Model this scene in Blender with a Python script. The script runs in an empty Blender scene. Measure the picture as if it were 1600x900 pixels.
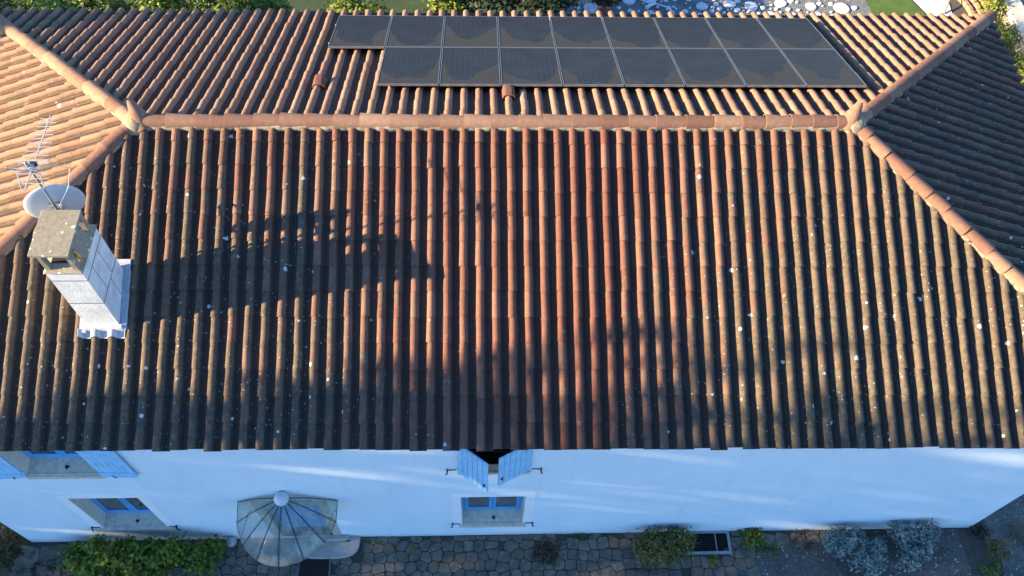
import bpy, bmesh, math, random
import numpy as np
from mathutils import Vector, Matrix
random.seed(7); rng = np.random.default_rng(7)
SC = bpy.context.scene; COL = SC.collection
R = math.radians

# ------------------------------------------------------------ camera
CAM_H = 17.442
CAM_F = 1354.6; PITCH = R(57.9966); YAW = R(4.0106); ROLL = R(3.1024)
fw = Vector((math.sin(YAW)*math.cos(PITCH), math.cos(YAW)*math.cos(PITCH), -math.sin(PITCH)))
rt0 = Vector((math.cos(YAW), -math.sin(YAW), 0)); up0 = rt0.cross(fw)
rt = rt0*math.cos(ROLL)+up0*math.sin(ROLL); up = -rt0*math.sin(ROLL)+up0*math.cos(ROLL)
cd = bpy.data.cameras.new('camera'); cam = bpy.data.objects.new('camera', cd); COL.objects.link(cam)
m = Matrix((rt, up, -fw)).transposed().to_4x4(); m.translation = Vector((0, 0, CAM_H)); cam.matrix_world = m
cd.sensor_width = 36; cd.lens = CAM_F/1600*36; cd.clip_start = .1; cd.clip_end = 2000
SC.camera = cam

# ------------------------------------------------------------ sky, sun, exposure
SUN_EL = R(19); SUN_AZ = R(8.4)        # the light travels towards +x, turned SUN_AZ towards +y
wd = bpy.data.worlds.new('World'); SC.world = wd; wd.use_nodes = True
wn = wd.node_tree; bg = wn.nodes['Background']
sky = wn.nodes.new('ShaderNodeTexSky'); sky.sky_type = 'NISHITA'; sky.sun_disc = False
sky.sun_elevation = SUN_EL; sky.sun_rotation = math.atan2(-math.cos(SUN_AZ), -math.sin(SUN_AZ))
sky.altitude = 0; sky.air_density = 1.0; sky.dust_density = 0.0; sky.ozone_density = 7.0
wn.links.new(sky.outputs[0], bg.inputs[0]); bg.inputs[1].default_value = .105
sl = bpy.data.lights.new('sun', 'SUN'); sl.energy = 5.0; sl.angle = R(.53); sl.color = (1, .80, .51)
so = bpy.data.objects.new('sun', sl); COL.objects.link(so)
LD = Vector((math.cos(SUN_AZ)*math.cos(SUN_EL), math.sin(SUN_AZ)*math.cos(SUN_EL), -math.sin(SUN_EL)))
so.rotation_euler = LD.to_track_quat('-Z', 'Y').to_euler(); so.location = (-20, -5, 30)
vs = SC.view_settings; vs.view_transform = 'Standard'; vs.look = 'None'; vs.gamma = 1; vs.use_curve_mapping = False
vs.exposure = 2.1

# ------------------------------------------------------------ helpers
class G:
    """small node-graph helper"""
    def __init__(s, name):
        s.m = bpy.data.materials.new(name); s.m.use_nodes = True; s.t = s.m.node_tree
        s.b = s.t.nodes['Principled BSDF']; s.out = s.t.nodes['Material Output']
    def n(s, typ, **kw):
        nd = s.t.nodes.new(typ)
        for k, v in kw.items():
            if k.startswith('i_'):
                key = k[2:]; key = int(key) if key.isdigit() else key.replace('_', ' ')
                s.put(nd.inputs[key], v)
            else: setattr(nd, k, v)
        return nd
    def put(s, sock, v):
        if isinstance(v, bpy.types.NodeSocket): s.t.links.new(v, sock)
        else:
            if isinstance(v, (tuple, list)) and len(v) == 3 and sock.type == 'RGBA': v = (*v, 1)
            sock.default_value = v
    def pos(s): return s.n('ShaderNodeNewGeometry').outputs['Position']
    def obj(s): return s.n('ShaderNodeTexCoord').outputs['Object']
    def attr(s, nm): return s.n('ShaderNodeAttribute', attribute_name=nm).outputs['Fac']
    def noise(s, vec, scale, detail=4, rough=.6, out=0):
        return s.n('ShaderNodeTexNoise', i_Vector=vec, i_Scale=scale, i_Detail=detail, i_Roughness=rough).outputs[out]
    def math(s, op, a, b=0., c=0.):
        nd = s.n('ShaderNodeMath', operation=op); s.put(nd.inputs[0], a); s.put(nd.inputs[1], b); s.put(nd.inputs[2], c); return nd.outputs[0]
    def ramp(s, fac, stops, interp='LINEAR'):
        nd = s.n('ShaderNodeValToRGB'); s.put(nd.inputs[0], fac); cr = nd.color_ramp; cr.interpolation = interp
        while len(cr.elements) < len(stops): cr.elements.new(.5)
        for e, (p, c) in zip(cr.elements, stops):
            e.position = p; e.color = (c, c, c, 1) if isinstance(c, (int, float)) else (*c, 1)
        return nd.outputs[0]
    def smooth(s, v, a, b):
        return s.n('ShaderNodeMapRange', interpolation_type='SMOOTHSTEP', i_0=v, i_1=a, i_2=b, i_3=0., i_4=1.).outputs[0]
    def mix(s, f, a, b, mode='MIX'):
        nd = s.n('ShaderNodeMix', data_type='RGBA', blend_type=mode); s.put(nd.inputs[0], f); s.put(nd.inputs[6], a); s.put(nd.inputs[7], b); return nd.outputs[2]
    def scale(s, vec, v): return s.n('ShaderNodeVectorMath', operation='MULTIPLY', i_0=vec, i_1=v).outputs[0]
    def bump(s, h, strength=.3, dist=.01):
        nd = s.n('ShaderNodeBump', i_Strength=strength, i_Distance=dist, i_Height=h); s.t.links.new(nd.outputs[0], s.b.inputs['Normal'])
    def fin(s, col, rough=.8, metal=0., **kw):
        s.put(s.b.inputs['Base Color'], col); s.put(s.b.inputs['Roughness'], rough); s.put(s.b.inputs['Metallic'], metal)
        for k, v in kw.items(): s.put(s.b.inputs[k.replace('_', ' ')], v)
        return s.m

def plain(name, col, rough=.7, metal=0., var=.12, sc=9., bump=0.):
    g = G(name); p = g.pos(); n = g.noise(p, sc, 5)
    lo = tuple(c*(1-var*1.6) for c in col); hi = tuple(min(1, c*(1+var)) for c in col)
    if bump: g.bump(g.noise(p, sc*6, 4), bump, .01)
    return g.fin(g.ramp(n, [(.3, lo), (.7, hi)]), rough, metal)

def link(name, me, mat, parent=None, loc=None):
    o = bpy.data.objects.new(name, me); COL.objects.link(o)
    if mat is not None and not me.materials: me.materials.append(mat)
    if parent is not None: o.parent = parent
    if loc is not None: o.location = loc
    return o
def mesh(name, v, f, smooth=False, attrs=None):
    me = bpy.data.meshes.new(name); me.from_pydata([tuple(p) for p in v], [], f); 
    if smooth: me.polygons.foreach_set('use_smooth', [True]*len(me.polygons))
    for k, a in (attrs or {}).items():
        at = me.attributes.new(k, 'FLOAT', 'POINT'); at.data.foreach_set('value', np.asarray(a, dtype=np.float32))
    me.update(); return me
def empty(name, loc, label=None, cat=None, group=None, parent=None):
    o = bpy.data.objects.new(name, None); o.location = loc; COL.objects.link(o); o.empty_display_size = .1
    if parent is not None: o.parent = parent
    tag(o, label, cat, group); return o
def tag(o, label=None, cat=None, group=None, kind=None):
    if label: o['label'] = label
    if cat: o['category'] = cat
    if group: o['group'] = group
    if kind: o['kind'] = kind
    return o

class MB:
    """collects solids into one mesh"""
    def __init__(s): s.v = []; s.f = []
    def add(s, v, f):
        k = len(s.v); s.v += [Vector(p) for p in v]; s.f += [tuple(i+k for i in q) for q in f]; return s
    def box(s, a, b, M=None):
        (x0, y0, z0), (x1, y1, z1) = a, b
        v = [Vector(p) for p in ((x0,y0,z0),(x1,y0,z0),(x1,y1,z0),(x0,y1,z0),(x0,y0,z1),(x1,y0,z1),(x1,y1,z1),(x0,y1,z1))]
        if M: v = [M @ p for p in v]
        return s.add(v, [(0,3,2,1),(4,5,6,7),(0,1,5,4),(1,2,6,5),(2,3,7,6),(3,0,4,7)])
    def tube(s, pts, r, n=8, caps=True):
        pts = [Vector(p) for p in pts]; rs = r if isinstance(r, (list, tuple)) else [r]*len(pts); v = []; f = []
        for i, p in enumerate(pts):
            d = (pts[min(i+1, len(pts)-1)]-pts[max(i-1, 0)]).normalized()
            a = d.orthogonal().normalized() if abs(d.z) > .9 else d.cross(Vector((0,0,1))).normalized()
            b = d.cross(a)
            v += [p+(a*math.cos(t)+b*math.sin(t))*rs[i] for t in (2*math.pi*k/n for k in range(n))]
        for i in range(len(pts)-1):
            for k in range(n): f.append((i*n+k, i*n+(k+1) % n, (i+1)*n+(k+1) % n, (i+1)*n+k))
        if caps: f.append(tuple(range(n))[::-1]); f.append(tuple((len(pts)-1)*n+k for k in range(n)))
        return s.add(v, f)
    def lathe(s, prof, c=(0,0,0), n=20):
        v = []; f = []; c = Vector(c)
        for r_, z in prof: v += [c+Vector((r_*math.cos(2*math.pi*k/n), r_*math.sin(2*math.pi*k/n), z)) for k in range(n)]
        for i in range(len(prof)-1):
            for k in range(n): f.append((i*n+k, i*n+(k+1) % n, (i+1)*n+(k+1) % n, (i+1)*n+k))
        return s.add(v, f)
    def prism(s, poly, z0, z1):
        n = len(poly); v = [(x, y, z0) for x, y in poly]+[(x, y, z1) for x, y in poly]
        f = [tuple(range(n))[::-1], tuple(range(n, 2*n))]+[(i, (i+1) % n, n+(i+1) % n, n+i) for i in range(n)]
        return s.add(v, f)
    def build(s, name, mat, parent=None, smooth=False, bevel=0., loc=(0,0,0)):
        lo = Vector(loc); me = mesh(name, [p-lo for p in s.v], s.f, smooth)
        if bevel:
            bm = bmesh.new(); bm.from_mesh(me)
            bmesh.ops.bevel(bm, geom=list(bm.edges), offset=bevel, segments=1, affect='EDGES', profile=.5); bm.to_mesh(me); bm.free()
        o = link(name, me, mat, parent); o.location = lo
        return o

# ------------------------------------------------------------ materials
def tile_material(name, fresh=0.):
    g = G(name); p = g.pos(); t = g.attr('tint'); w = g.attr('weather'); pan = g.attr('pan')
    base = g.ramp(t, [(0, (.145, .050, .031)), (.35, (.178, .082, .056)), (.65, (.255, .140, .094)), (1, (.40, .250, .158))])
    n1 = g.noise(p, 2.3, 6, .65); n2 = g.noise(p, 14, 6, .7); n3 = g.noise(p, 60, 4, .7)
    base = g.mix(g.smooth(n2, .35, .75), g.mix(1., base, (.80, .74, .70), 'MULTIPLY'), base)
    film = g.math('ADD', g.math('ADD', w, g.math('MULTIPLY', g.math('SUBTRACT', n1, .5), 1.1)), g.math('MULTIPLY', g.math('SUBTRACT', n2, .5), 1.0))
    lich = g.ramp(n2, [(.3, (.052, .041, .027)), (.5, (.094, .076, .051)), (.72, (.150, .125, .086))])
    c = g.mix(g.math('MULTIPLY', g.smooth(film, .22, .62), .9), base, lich)
    # dark algae
    al = g.noise(g.scale(p, (1.6, .9, .9)), 1.7, 7, .7)
    dk = g.smooth(g.math('ADD', al, g.math('MULTIPLY', g.attr('algae'), .5)), .62, .92)
    c = g.mix(g.math('MULTIPLY', dk, .72), c, (.055, .047, .040))
    c = g.mix(g.math('MULTIPLY', pan, .80), c, (.030, .024, .021))  # grime in the pans, deepened with the channels' shade painted in
    c = g.mix(g.math('MULTIPLY', g.smooth(n3, .55, .8), .35), c, (.07, .055, .04))
    # white and yellow lichen rosettes
    def spots(scale, thr, lim):
        vo = g.n('ShaderNodeTexVoronoi', i_Vector=g.n('ShaderNodeVectorMath', operation='ADD', i_0=p, i_1=g.scale(g.noise(p, 26, 4, .7, 1), (.055, .055, .055))).outputs[0], i_Scale=scale)
        sep = g.n('ShaderNodeSeparateColor', i_0=vo.outputs['Color'])
        on = g.math('GREATER_THAN', sep.outputs[0], lim)
        size = g.math('MULTIPLY', sep.outputs[1], thr)
        return g.math('MULTIPLY', g.math('LESS_THAN', vo.outputs['Distance'], size), on)
    wamt = g.math('MULTIPLY', g.smooth(w, .1, .45), g.smooth(g.noise(p, 1.1, 4, .6), .42, .62)); wall_ = g.smooth(w, .1, .5)
    c = g.mix(g.math('MULTIPLY', spots(4.5, .18, .62), wall_), c, (.56, .56, .51))
    c = g.mix(g.math('MULTIPLY', spots(18., .24, .50), g.math('MAXIMUM', wamt, g.math('MULTIPLY', wall_, .45))), c, (.44, .42, .36))
    c = g.mix(g.math('MULTIPLY', g.math('MULTIPLY', spots(11., .20, .86), wamt), .75), c, (.46, .24, .05))
    g.bump(g.math('ADD', n3, g.math('MULTIPLY', n2, 1.5)), .55, .006)
    return g.fin(c, .9, Specular_IOR_Level=.25)
M_TILE = tile_material('terracotta_tile')

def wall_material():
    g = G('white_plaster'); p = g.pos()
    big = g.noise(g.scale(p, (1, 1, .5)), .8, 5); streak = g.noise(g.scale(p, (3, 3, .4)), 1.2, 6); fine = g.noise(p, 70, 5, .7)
    c = g.ramp(big, [(.3, (.66, .76, .82)), (.7, (.74, .82, .86))])  # white plaster with the blue of the skylight mixed into its colour
    c = g.mix(g.math('MULTIPLY', g.smooth(streak, .52, .80), .30), c, (.56, .58, .57))
    z = g.n('ShaderNodeSeparateXYZ', i_0=p).outputs[2]
    spl = g.math('MULTIPLY', g.smooth(g.math('ADD', z, g.math('MULTIPLY', g.noise(p, 5, 5), .25)), .38, .1), .45)
    c = g.mix(spl, c, (.42, .40, .36))
    drip = g.math('MULTIPLY', g.smooth(g.math('ADD', z, g.math('MULTIPLY', g.noise(g.scale(p, (4, 4, .3)), 2.2, 5), 1.6)), 5.3, 6.3), .30)
    c = g.mix(drip, c, (.50, .51, .50))
    cv = g.n('ShaderNodeTexVoronoi', feature='DISTANCE_TO_EDGE', i_Vector=g.n('ShaderNodeVectorMath', operation='ADD', i_0=p, i_1=g.scale(g.noise(p, 2.5, 5, .6, 1), (.5, .5, .5))).outputs[0], i_Scale=.45)
    crack = g.math('MULTIPLY', g.math('LESS_THAN', cv.outputs['Distance'], .004), g.smooth(g.noise(p, .7, 3), .50, .60))
    c = g.mix(g.math('MULTIPLY', crack, .14), c, (.35, .36, .36))
    g.bump(g.math('ADD', fine, g.math('MULTIPLY', g.noise(p, 9, 5, .6), 2.)), .5, .008); return g.fin(c, .9)
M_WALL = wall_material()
M_TRIM = plain('pale_plaster_trim', (.82, .83, .84), .85, var=.04, sc=6, bump=.15)
M_REVEAL = plain('grey_cement_reveal', (.66, .61, .51), .9, var=.10, sc=7, bump=.3)
M_SILL = plain('cement_sill', (.60, .53, .41), .9, var=.16, sc=12, bump=.3)
M_BLUE = plain('blue_painted_wood', (.095, .35, .68), .5, var=.10, sc=5, bump=.1)
M_BLUE2 = plain('pale_blue_painted_wood', (.33, .62, .86), .55, var=.10, sc=5, bump=.12)
M_IRON = plain('dark_iron', (.03, .03, .032), .55, .6, var=.2)
M_ALU = plain('aluminium', (.46, .46, .45), .5, .35, var=.06)
M_GALV = plain('galvanised_steel', (.42, .43, .45), .45, .8, var=.1)
M_WHITEP = plain('white_enamel', (.55, .57, .60), .45, var=.04)
M_DARK = plain('dark_void', (.012, .011, .010), .9, var=.2)  # near-black colour that stands in for the shade of unlit hollows
M_MORTAR = plain('lime_mortar', (.30, .235, .15), .95, var=.25, sc=14, bump=.5)
M_WOOD = plain('weathered_roof_wood', (.10, .07, .05), .9, var=.2)
def glass_mat():
    g = G('window_glass'); n = g.noise(g.pos(), 3, 3)
    return g.fin(g.ramp(n, [(.3, (.035, .045, .05)), (.7, (.09, .10, .10))]), .06, Specular_IOR_Level=.6)
M_GLASS = glass_mat()
def concrete(name, lo, hi, spot=(.62, .60, .52)):
    g = G(name); p = g.pos(); n = g.noise(p, 18, 8, .75); f = g.noise(p, 90, 4, .8)
    c = g.ramp(g.math('ADD', g.math('MULTIPLY', n, .6), g.math('MULTIPLY', f, .4)), [(.35, lo), (.65, hi)])
    vo = g.n('ShaderNodeTexVoronoi', i_Vector=p, i_Scale=11.); s = g.n('ShaderNodeSeparateColor', i_0=vo.outputs['Color'])
    sp = g.math('MULTIPLY', g.math('LESS_THAN', vo.outputs['Distance'], g.math('MULTIPLY', s.outputs[1], .34)), g.math('GREATER_THAN', s.outputs[0], .55))
    c = g.mix(sp, c, spot)
    sp2 = g.math('MULTIPLY', g.math('LESS_THAN', vo.outputs['Distance'], .22), g.math('LESS_THAN', s.outputs[2], .10))
    c = g.mix(sp2, c, (.04, .035, .03)); g.bump(f, .6, .008); return g.fin(c, .95)
M_CONC = concrete('lichened_concrete', (.15, .125, .085), (.34, .30, .215))
M_CHIM = plain('white_chimney_block', (.64, .63, .60), .88, var=.13, sc=5, bump=.4)
M_LEAD = plain('pale_lead_flashing', (.36, .38, .41), .55, .1, var=.12, sc=10)
M_DISH = plain('pale_grey_dish', (.47, .48, .49), .5, var=.05, sc=3)

# ------------------------------------------------------------ dimensions of the house
YW = 5.021; YE = 4.782; YR = 9.493; YB = 14.192; ZE = 5.28; TS = .3941; ZR = ZE+(YR-YE)*TS
AXL = -5.352; AXR = 6.024; XL = AXL-4.576; XR = AXR+4.697; XWL = -8.864; XWR = 10.035; YWB = YB-.24
ES = .083
house = empty('house', (.4, YW, 0), 'white plastered house with terracotta hip roof and blue shutters', 'house')
HL = house.location.copy()
def rel(o):            # parent to the house while the vertices are already in world space
    o.parent = house; o.location = o.location-HL; return o

# ------------------------------------------------------------ roof tiles
TW = .2483; TE = .395; TLEN = .47
def tile_profile(b, h):
    P = []
    for k in range(9):
        a = math.pi*(1-k/8); P.append((b*math.cos(a), h*math.sin(a)**.85, 0.))
    P[0] = (-b, -.004, 0); P[8] = (b, .002, .5)
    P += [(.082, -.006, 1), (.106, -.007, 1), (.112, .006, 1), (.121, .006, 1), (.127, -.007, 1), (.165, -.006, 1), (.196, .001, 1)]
    return P
def make_tile():
    A = tile_profile(.063, .068); B = tile_profile(.056, .060); n = len(A); th = .010
    v = []; pan = []
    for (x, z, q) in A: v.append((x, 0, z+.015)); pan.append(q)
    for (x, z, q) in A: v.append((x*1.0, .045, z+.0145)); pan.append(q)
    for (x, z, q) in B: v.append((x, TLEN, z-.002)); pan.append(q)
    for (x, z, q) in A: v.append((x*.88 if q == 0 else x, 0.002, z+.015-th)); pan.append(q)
    f = []
    for i in range(n-1):
        f.append((i, i+1, n+i+1, n+i)); f.append((n+i, n+i+1, 2*n+i+1, 2*n+i)); f.append((3*n+i, 3*n+i+1, i+1, i))
    return np.array(v), f, np.array(pan)
TV, TF, TP = make_tile()
def clip_mesh(v, f, extra, planes):
    """cut polygons by half-spaces (p, n): keep the side n points to"""
    polys = [[np.append(v[i], extra[i]) for i in q] for q in f]
    for (p, n) in planes:
        out = []
        for q in polys:
            r_ = []
            for i in range(len(q)):
                a, b = q[i], q[(i+1) % len(q)]; da = (a[:3]-p)@n; db = (b[:3]-p)@n
                if da >= 0: r_.append(a)
                if (da >= 0) != (db >= 0): r_.append(a+(b-a)*(da/(da-db)))
            if len(r_) >= 3: out.append(r_)
        polys = out
    vv = []; ff = []
    for q in polys: ff.append(tuple(range(len(vv), len(vv)+len(q)))); vv += q
    return (np.array(vv) if vv else np.zeros((0, 4))), ff
roof = empty('roof', (0, 0, ZE), None); rel(roof); roof.location = Vector((.4, YE, ZE))-HL
ROOFL = Vector((.4, YE, ZE))
hipP = {'FL': ((XL, YE+ES), (AXL, YR)), 'FR': ((XR, YE-ES), (AXR, YR)), 'BL': ((XL, YB), (AXL, YR)), 'BR': ((XR, YB), (AXR, YR))}
def hip_plane(k, inside):
    a, b = map(np.array, hipP[k]); d = b-a; n = np.array([-d[1], d[0], 0.]); n /= np.linalg.norm(n)
    p = np.array([*b, 0.])
    if (np.array([*inside, 0.])-p)@n < 0: n = -n
    return (p, n)
mid = ((AXL+AXR)/2,)
slopes = [
 # name, eave origin, ux, plan up direction, tan, planes, u range, slope run, base weather
 ('F', (0, YE, ZE), (1, 0), (0, 1), TS, [hip_plane('FL', (0, YE)), hip_plane('FR', (0, YE)), (np.array([0, YR, 0.]), np.array([0, -1., 0]))], (XL, XR), YR-YE),
 ('B', (0, YB, ZE), (-1, 0), (0, -1), (ZR-ZE)/(YB-YR), [hip_plane('BL', (0, YB)), hip_plane('BR', (0, YB)), (np.array([0, YR, 0.]), np.array([0, 1., 0]))], (-XR, -XL), YB-YR),
 ('L', (XL, 0, ZE), (0, -1), (1, 0), (ZR-ZE)/(AXL-XL), [hip_plane('FL', (XL, YR)), hip_plane('BL', (XL, YR))], (-YB, -YE), AXL-XL),
 ('R', (XR, 0, ZE), (0, 1), (-1, 0), (ZR-ZE)/(XR-AXR), [hip_plane('FR', (XR, YR)), hip_plane('BR', (XR, YR))], (YE, YB), XR-AXR),
]
def cam_px(P):
    d = Vector(P)-Vector((0, 0, CAM_H)); z = d.dot(fw)
    return 800+CAM_F*d.dot(rt)/z, 450-CAM_F*d.dot(up)/z, z
tiles = []      # (verts Nx4, faces, tint, weather, algae, key)
CHX0, CHX1, CHY0, CHY1 = -5.835, -5.345, 6.478, 7.25
for nm, O, ux, pu, tn, planes, (u0, u1), run in slopes:
    O = np.array(O, float); ux = np.array([*ux, 0.]); ang = math.atan(tn)
    us = np.array([pu[0]*math.cos(ang), pu[1]*math.cos(ang), math.sin(ang)]); un = np.cross(ux, us)
    slen = run/math.cos(ang); nrow = int(slen/TE)+1
    for k in range(int(math.floor(u0/TW))-1, int(math.ceil(u1/TW))+2):
        cu = k*TW; coltint = rng.normal(0, .06); colw = rng.normal(0, .05); cjit = rng.normal(0, .006)
        for r_ in range(nrow):
            s0 = r_*TE-.02+rng.normal(0, .009)+cjit-(rng.uniform(.02, .06) if rng.uniform() < .025 and r_ else 0)
            if nm == 'F': s0 += -ES*(cu-.4)/10.3
            sc = s0+TLEN/2; ctr = O+ux*cu+us*sc
            if any((ctr-p)@n < -.45 for p, n in planes): continue
            dx = rng.normal(0, .0035); rot = rng.normal(0, .011); tilt = rng.normal(0, .006)
            lv = TV.copy(); lv[:, 0] += dx-rot*(lv[:, 1]-TLEN/2); lv[:, 2] += tilt*lv[:, 1]+rng.normal(0, .0015)
            if r_ == 0: lv[:, 2] += .004
            W = O+np.outer(lv[:, 0]+cu, ux)+np.outer(lv[:, 1]+s0, us)+np.outer(lv[:, 2]+.02, un)
            dmin = min(min((W-p)@n) for p, n in planes)
            cut = dmin < 0
            if cut:
                V4, F4 = clip_mesh(W, TF, TP, planes)
                if not F4: continue
            else: V4, F4 = np.column_stack([W, TP]), TF
            up_ = sc/slen; x_, y_ = ctr[0], ctr[1]
            tint = rng.uniform(.30, .56)+coltint
            if nm == 'F':
                red = math.exp(-((x_-.7)/2.4)**2)*.36+.30*up_
                wea = .67-red+.10*math.tanh((x_-3)/2)+.13*math.tanh(max(0, -x_-1.2)/1.5)+colw; alg = .36-.46*up_-.10*math.tanh(max(0, -x_-3.5)/2); tint -= .12*math.exp(-((x_-.9)/2.0)**2)
            elif nm == 'B': wea = .02+colw*.5+max(0, (-x_-2)*.05); alg = -.12; tint = tint*.5+.55
            elif nm == 'L': wea = .25+colw; alg = -.18; tint = tint*.5+.62
            else: wea = .50+colw; alg = .34
            tiles.append((V4, F4, min(1, max(0, tint+rng.normal(0, .04))), wea+rng.normal(0, .025), alg+rng.normal(0, .03), nm, cut, tuple(ctr)))
def in_chim(c): return CHX0+.02 < c[0] < CHX1-.02 and CHY0+.1 < c[1] < CHY1-.1
cand = []
for i, t in enumerate(tiles):
    if t[5] != 'F' or t[6]: continue
    px, py, z = cam_px(t[7])
    if 8 < px < 1592 and 0 < py < 900: cand.append((z, i))
cand.sort(); own = {i for _, i in cand[:300]}
def tile_mesh(ts, off):
    v = []; f = []; a = {'tint': [], 'weather': [], 'algae': [], 'pan': []}
    for V4, F4, ti, we, al, *_ in ts:
        k = len(v); v += [(p[0]-off[0], p[1]-off[1], p[2]-off[2]) for p in V4]; f += [tuple(j+k for j in q) for q in F4]
        a['pan'] += list(V4[:, 3]); a['tint'] += [ti]*len(V4); a['weather'] += [we]*len(V4); a['algae'] += [al]*len(V4)
    return mesh('tile', v, f, True, a)
def sharp(me, ang=40):
    me.set_sharp_from_angle(angle=R(ang))
for i in sorted(own):
    t = tiles[i]; me = tile_mesh([t], t[7]); sharp(me)
    link('tile', me, M_TILE, roof, Vector(t[7])-ROOFL)
me = tile_mesh([t for i, t in enumerate(tiles) if i not in own], ROOFL); sharp(me)
tag(link('roof_tiles', me, M_TILE, roof), kind='stuff')

# roof deck below the tiles
dz = -.055
me = mesh('roof_deck', [(XL+.03, YE+ES+.05, ZE+dz), (XR-.03, YE-ES+.05, ZE+dz), (XR-.03, YB-.03, ZE+dz), (XL+.03, YB-.03, ZE+dz), (AXL, YR, ZR+dz), (AXR, YR, ZR+dz),
    (XL+.03, YE+ES+.05, ZE+dz-.05), (XR-.03, YE-ES+.05, ZE+dz-.05), (XR-.03, YB-.03, ZE+dz-.05), (XL+.03, YB-.03, ZE+dz-.05)],
    [(0, 1, 5, 4), (1, 2, 5), (2, 3, 4, 5), (3, 0, 4), (0, 6, 7, 1), (1, 7, 8, 2), (2, 8, 9, 3), (3, 9, 6, 0), (6, 9, 8, 7)])
me.transform(Matrix.Translation(-ROOFL)); link('roof_deck', me, M_WOOD, roof)

# ridge and hip tiles
def barrel(a, b, r0, r1, lift=0.):
    a = Vector(a); b = Vector(b); d = (b-a).normalized(); s_ = d.cross(Vector((0, 0, 1))).normalized(); u_ = s_.cross(d)
    n = 12; v = []; f = []
    for (p, r_, l) in ((a, r0, lift), (a+d*.03, r0*.995, lift), (b, r1, 0), (a, r0-.014, lift)):
        for k in range(n+1):
            t = math.pi*(1.06*k/n-.03); v.append(p+s_*r_*math.cos(t)+u_*(r_*.92*math.sin(t)+l))
    m_ = n+1
    for i in range(n):
        f.append((i, i+1, m_+i+1, m_+i)); f.append((m_+i, m_+i+1, 2*m_+i+1, 2*m_+i)); f.append((3*m_+i, 3*m_+i+1, i+1, i))
    return v, f
def lay_barrels(a, b, step, wea, tint, R0=.133, R1=.113, name='ridge_tile'):
    a = Vector(a); b = Vector(b); L = (b-a).length; d = (b-a)/L; s = 0.
    while s < L-.08:
        st = step*rng.uniform(.82, 1.14); e = min(L+.02, s+st+.05)
        j = Vector((rng.normal(0, .006), rng.normal(0, .006), rng.normal(0, .004)))
        v, f = barrel(a+d*s+j, a+d*e+j, (R0 if name == 'ridge_tile' else R0-.004)*rng.uniform(.98, 1.02), R1, .014 if name == 'ridge_tile' else .009)
        cx = a+d*((s+e)/2); n = len(v)
        me = mesh(name, [p-cx for p in v], f, True, {'tint': [min(1, max(0, tint+rng.normal(0, .13)))]*n, 'weather': [wea+rng.normal(0, .05)]*n, 'algae': [-.15]*n, 'pan': [0]*n}); sharp(me)
        me.flip_normals(); link(name, me, M_TILE, roof, cx-ROOFL); s += st
RZ = ZR+.035
lay_barrels((AXL+.12, YR, RZ), (AXR-.05, YR, RZ), .42, -.05, .72)
hz = .055
lay_barrels((XL, YE+ES, ZE+hz+.02), (AXL, YR, RZ-.01), .43, -.06, .70, name='hip_tile')
lay_barrels((XR, YE-ES, ZE+hz), (AXR, YR, RZ-.01), .43, -.02, .68, name='hip_tile')
lay_barrels((XL, YB, ZE+hz), (AXL, YR, RZ-.01), .43, -.06, .74, name='hip_tile')
lay_barrels((XR, YB, ZE+hz), (AXR, YR, RZ-.01), .43, -.02, .60, name='hip_tile')
# mortar beds: uneven fillets along both flanks of the ridge and the hips
def mortar(a, b, half, drop):
    a = Vector(a); b = Vector(b); d = (b-a); L = d.length; d /= L; s_ = Vector((d.y, -d.x, 0)).normalized(); n = int(L/.05); v = []; f = []
    for i in range(n+1):
        p = a+d*(L*i/n)
        for sg in (-1, 1):
            hh = half+rng.normal(0, .007); v += [p+s_*sg*(half-.05)+Vector((0, 0, .045)), p+s_*sg*hh+Vector((0, 0, .012+rng.normal(0, .004))), p+s_*sg*(hh-.006)+Vector((0, 0, -drop))]
    for i in range(n):
        for o_ in (0, 3):
            for q in (0, 1):
                k = i*6+o_+q; f.append((k, k+1, k+7, k+6))
    me = mesh('mortar', v, f, True); me.transform(Matrix.Translation(-ROOFL)); link('mortar', me, M_MORTAR, roof)
mortar((AXL, YR, RZ), (AXR, YR, RZ), .132, .085)
for k, q in hipP.items(): mortar((*q[0], ZE+hz), (*q[1], RZ-.01), .119, .075)
# the upturned end pieces where ridge and hips meet
def finial(c, dirv, tiltdeg, L=.42):
    M = Matrix.Translation(Vector(c)) @ Matrix.Rotation(math.atan2(dirv[1], dirv[0]), 4, 'Z') @ Matrix.Rotation(-R(tiltdeg), 4, 'Y')
    v = []; f = []; n = 12; prof = [(-.16, .155, 0), (-.02, .15, .01), (.12, .125, .02), (L*.62, .085, .03), (L, .045, .05)]
    for off in (0, .016):
        for x, r_, z in prof:
            for k in range(n+1):
                t = math.pi*(1.15*k/n-.075); v.append(M @ Vector((x, (r_-off)*math.cos(t), z+(r_-off)*.95*math.sin(t))))
    m_ = n+1; K = len(prof)
    for o_ in (0, K*m_):
        for i in range(K-1):
            for k in range(n): q = (o_+i*m_+k, o_+i*m_+k+1, o_+(i+1)*m_+k+1, o_+(i+1)*m_+k); f.append(q if o_ else q[::-1])
    for i in range(K-1):
        for k in (0, n): f.append((i*m_+k, (i+1)*m_+k, K*m_+(i+1)*m_+k, K*m_+i*m_+k))
    for i in (0, K-1):
        for k in range(n): f.append((i*m_+k, i*m_+k+1, K*m_+i*m_+k+1, K*m_+i*m_+k))
    me = mesh('ridge_end', v, f, True, {'tint': [.72]*len(v), 'weather': [-.05]*len(v), 'algae': [-.2]*len(v), 'pan': [0]*len(v)}); sharp(me)
    me.transform(Matrix.Translation(-ROOFL)); o = link('ridge_end', me, M_TILE, roof); return o
finial((AXL+.07, YR+.02, RZ+.02), (-.55, .83), 42, .33); finial((AXR-.06, YR+.02, RZ+.02), (.55, .83), 42, .33)
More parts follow.
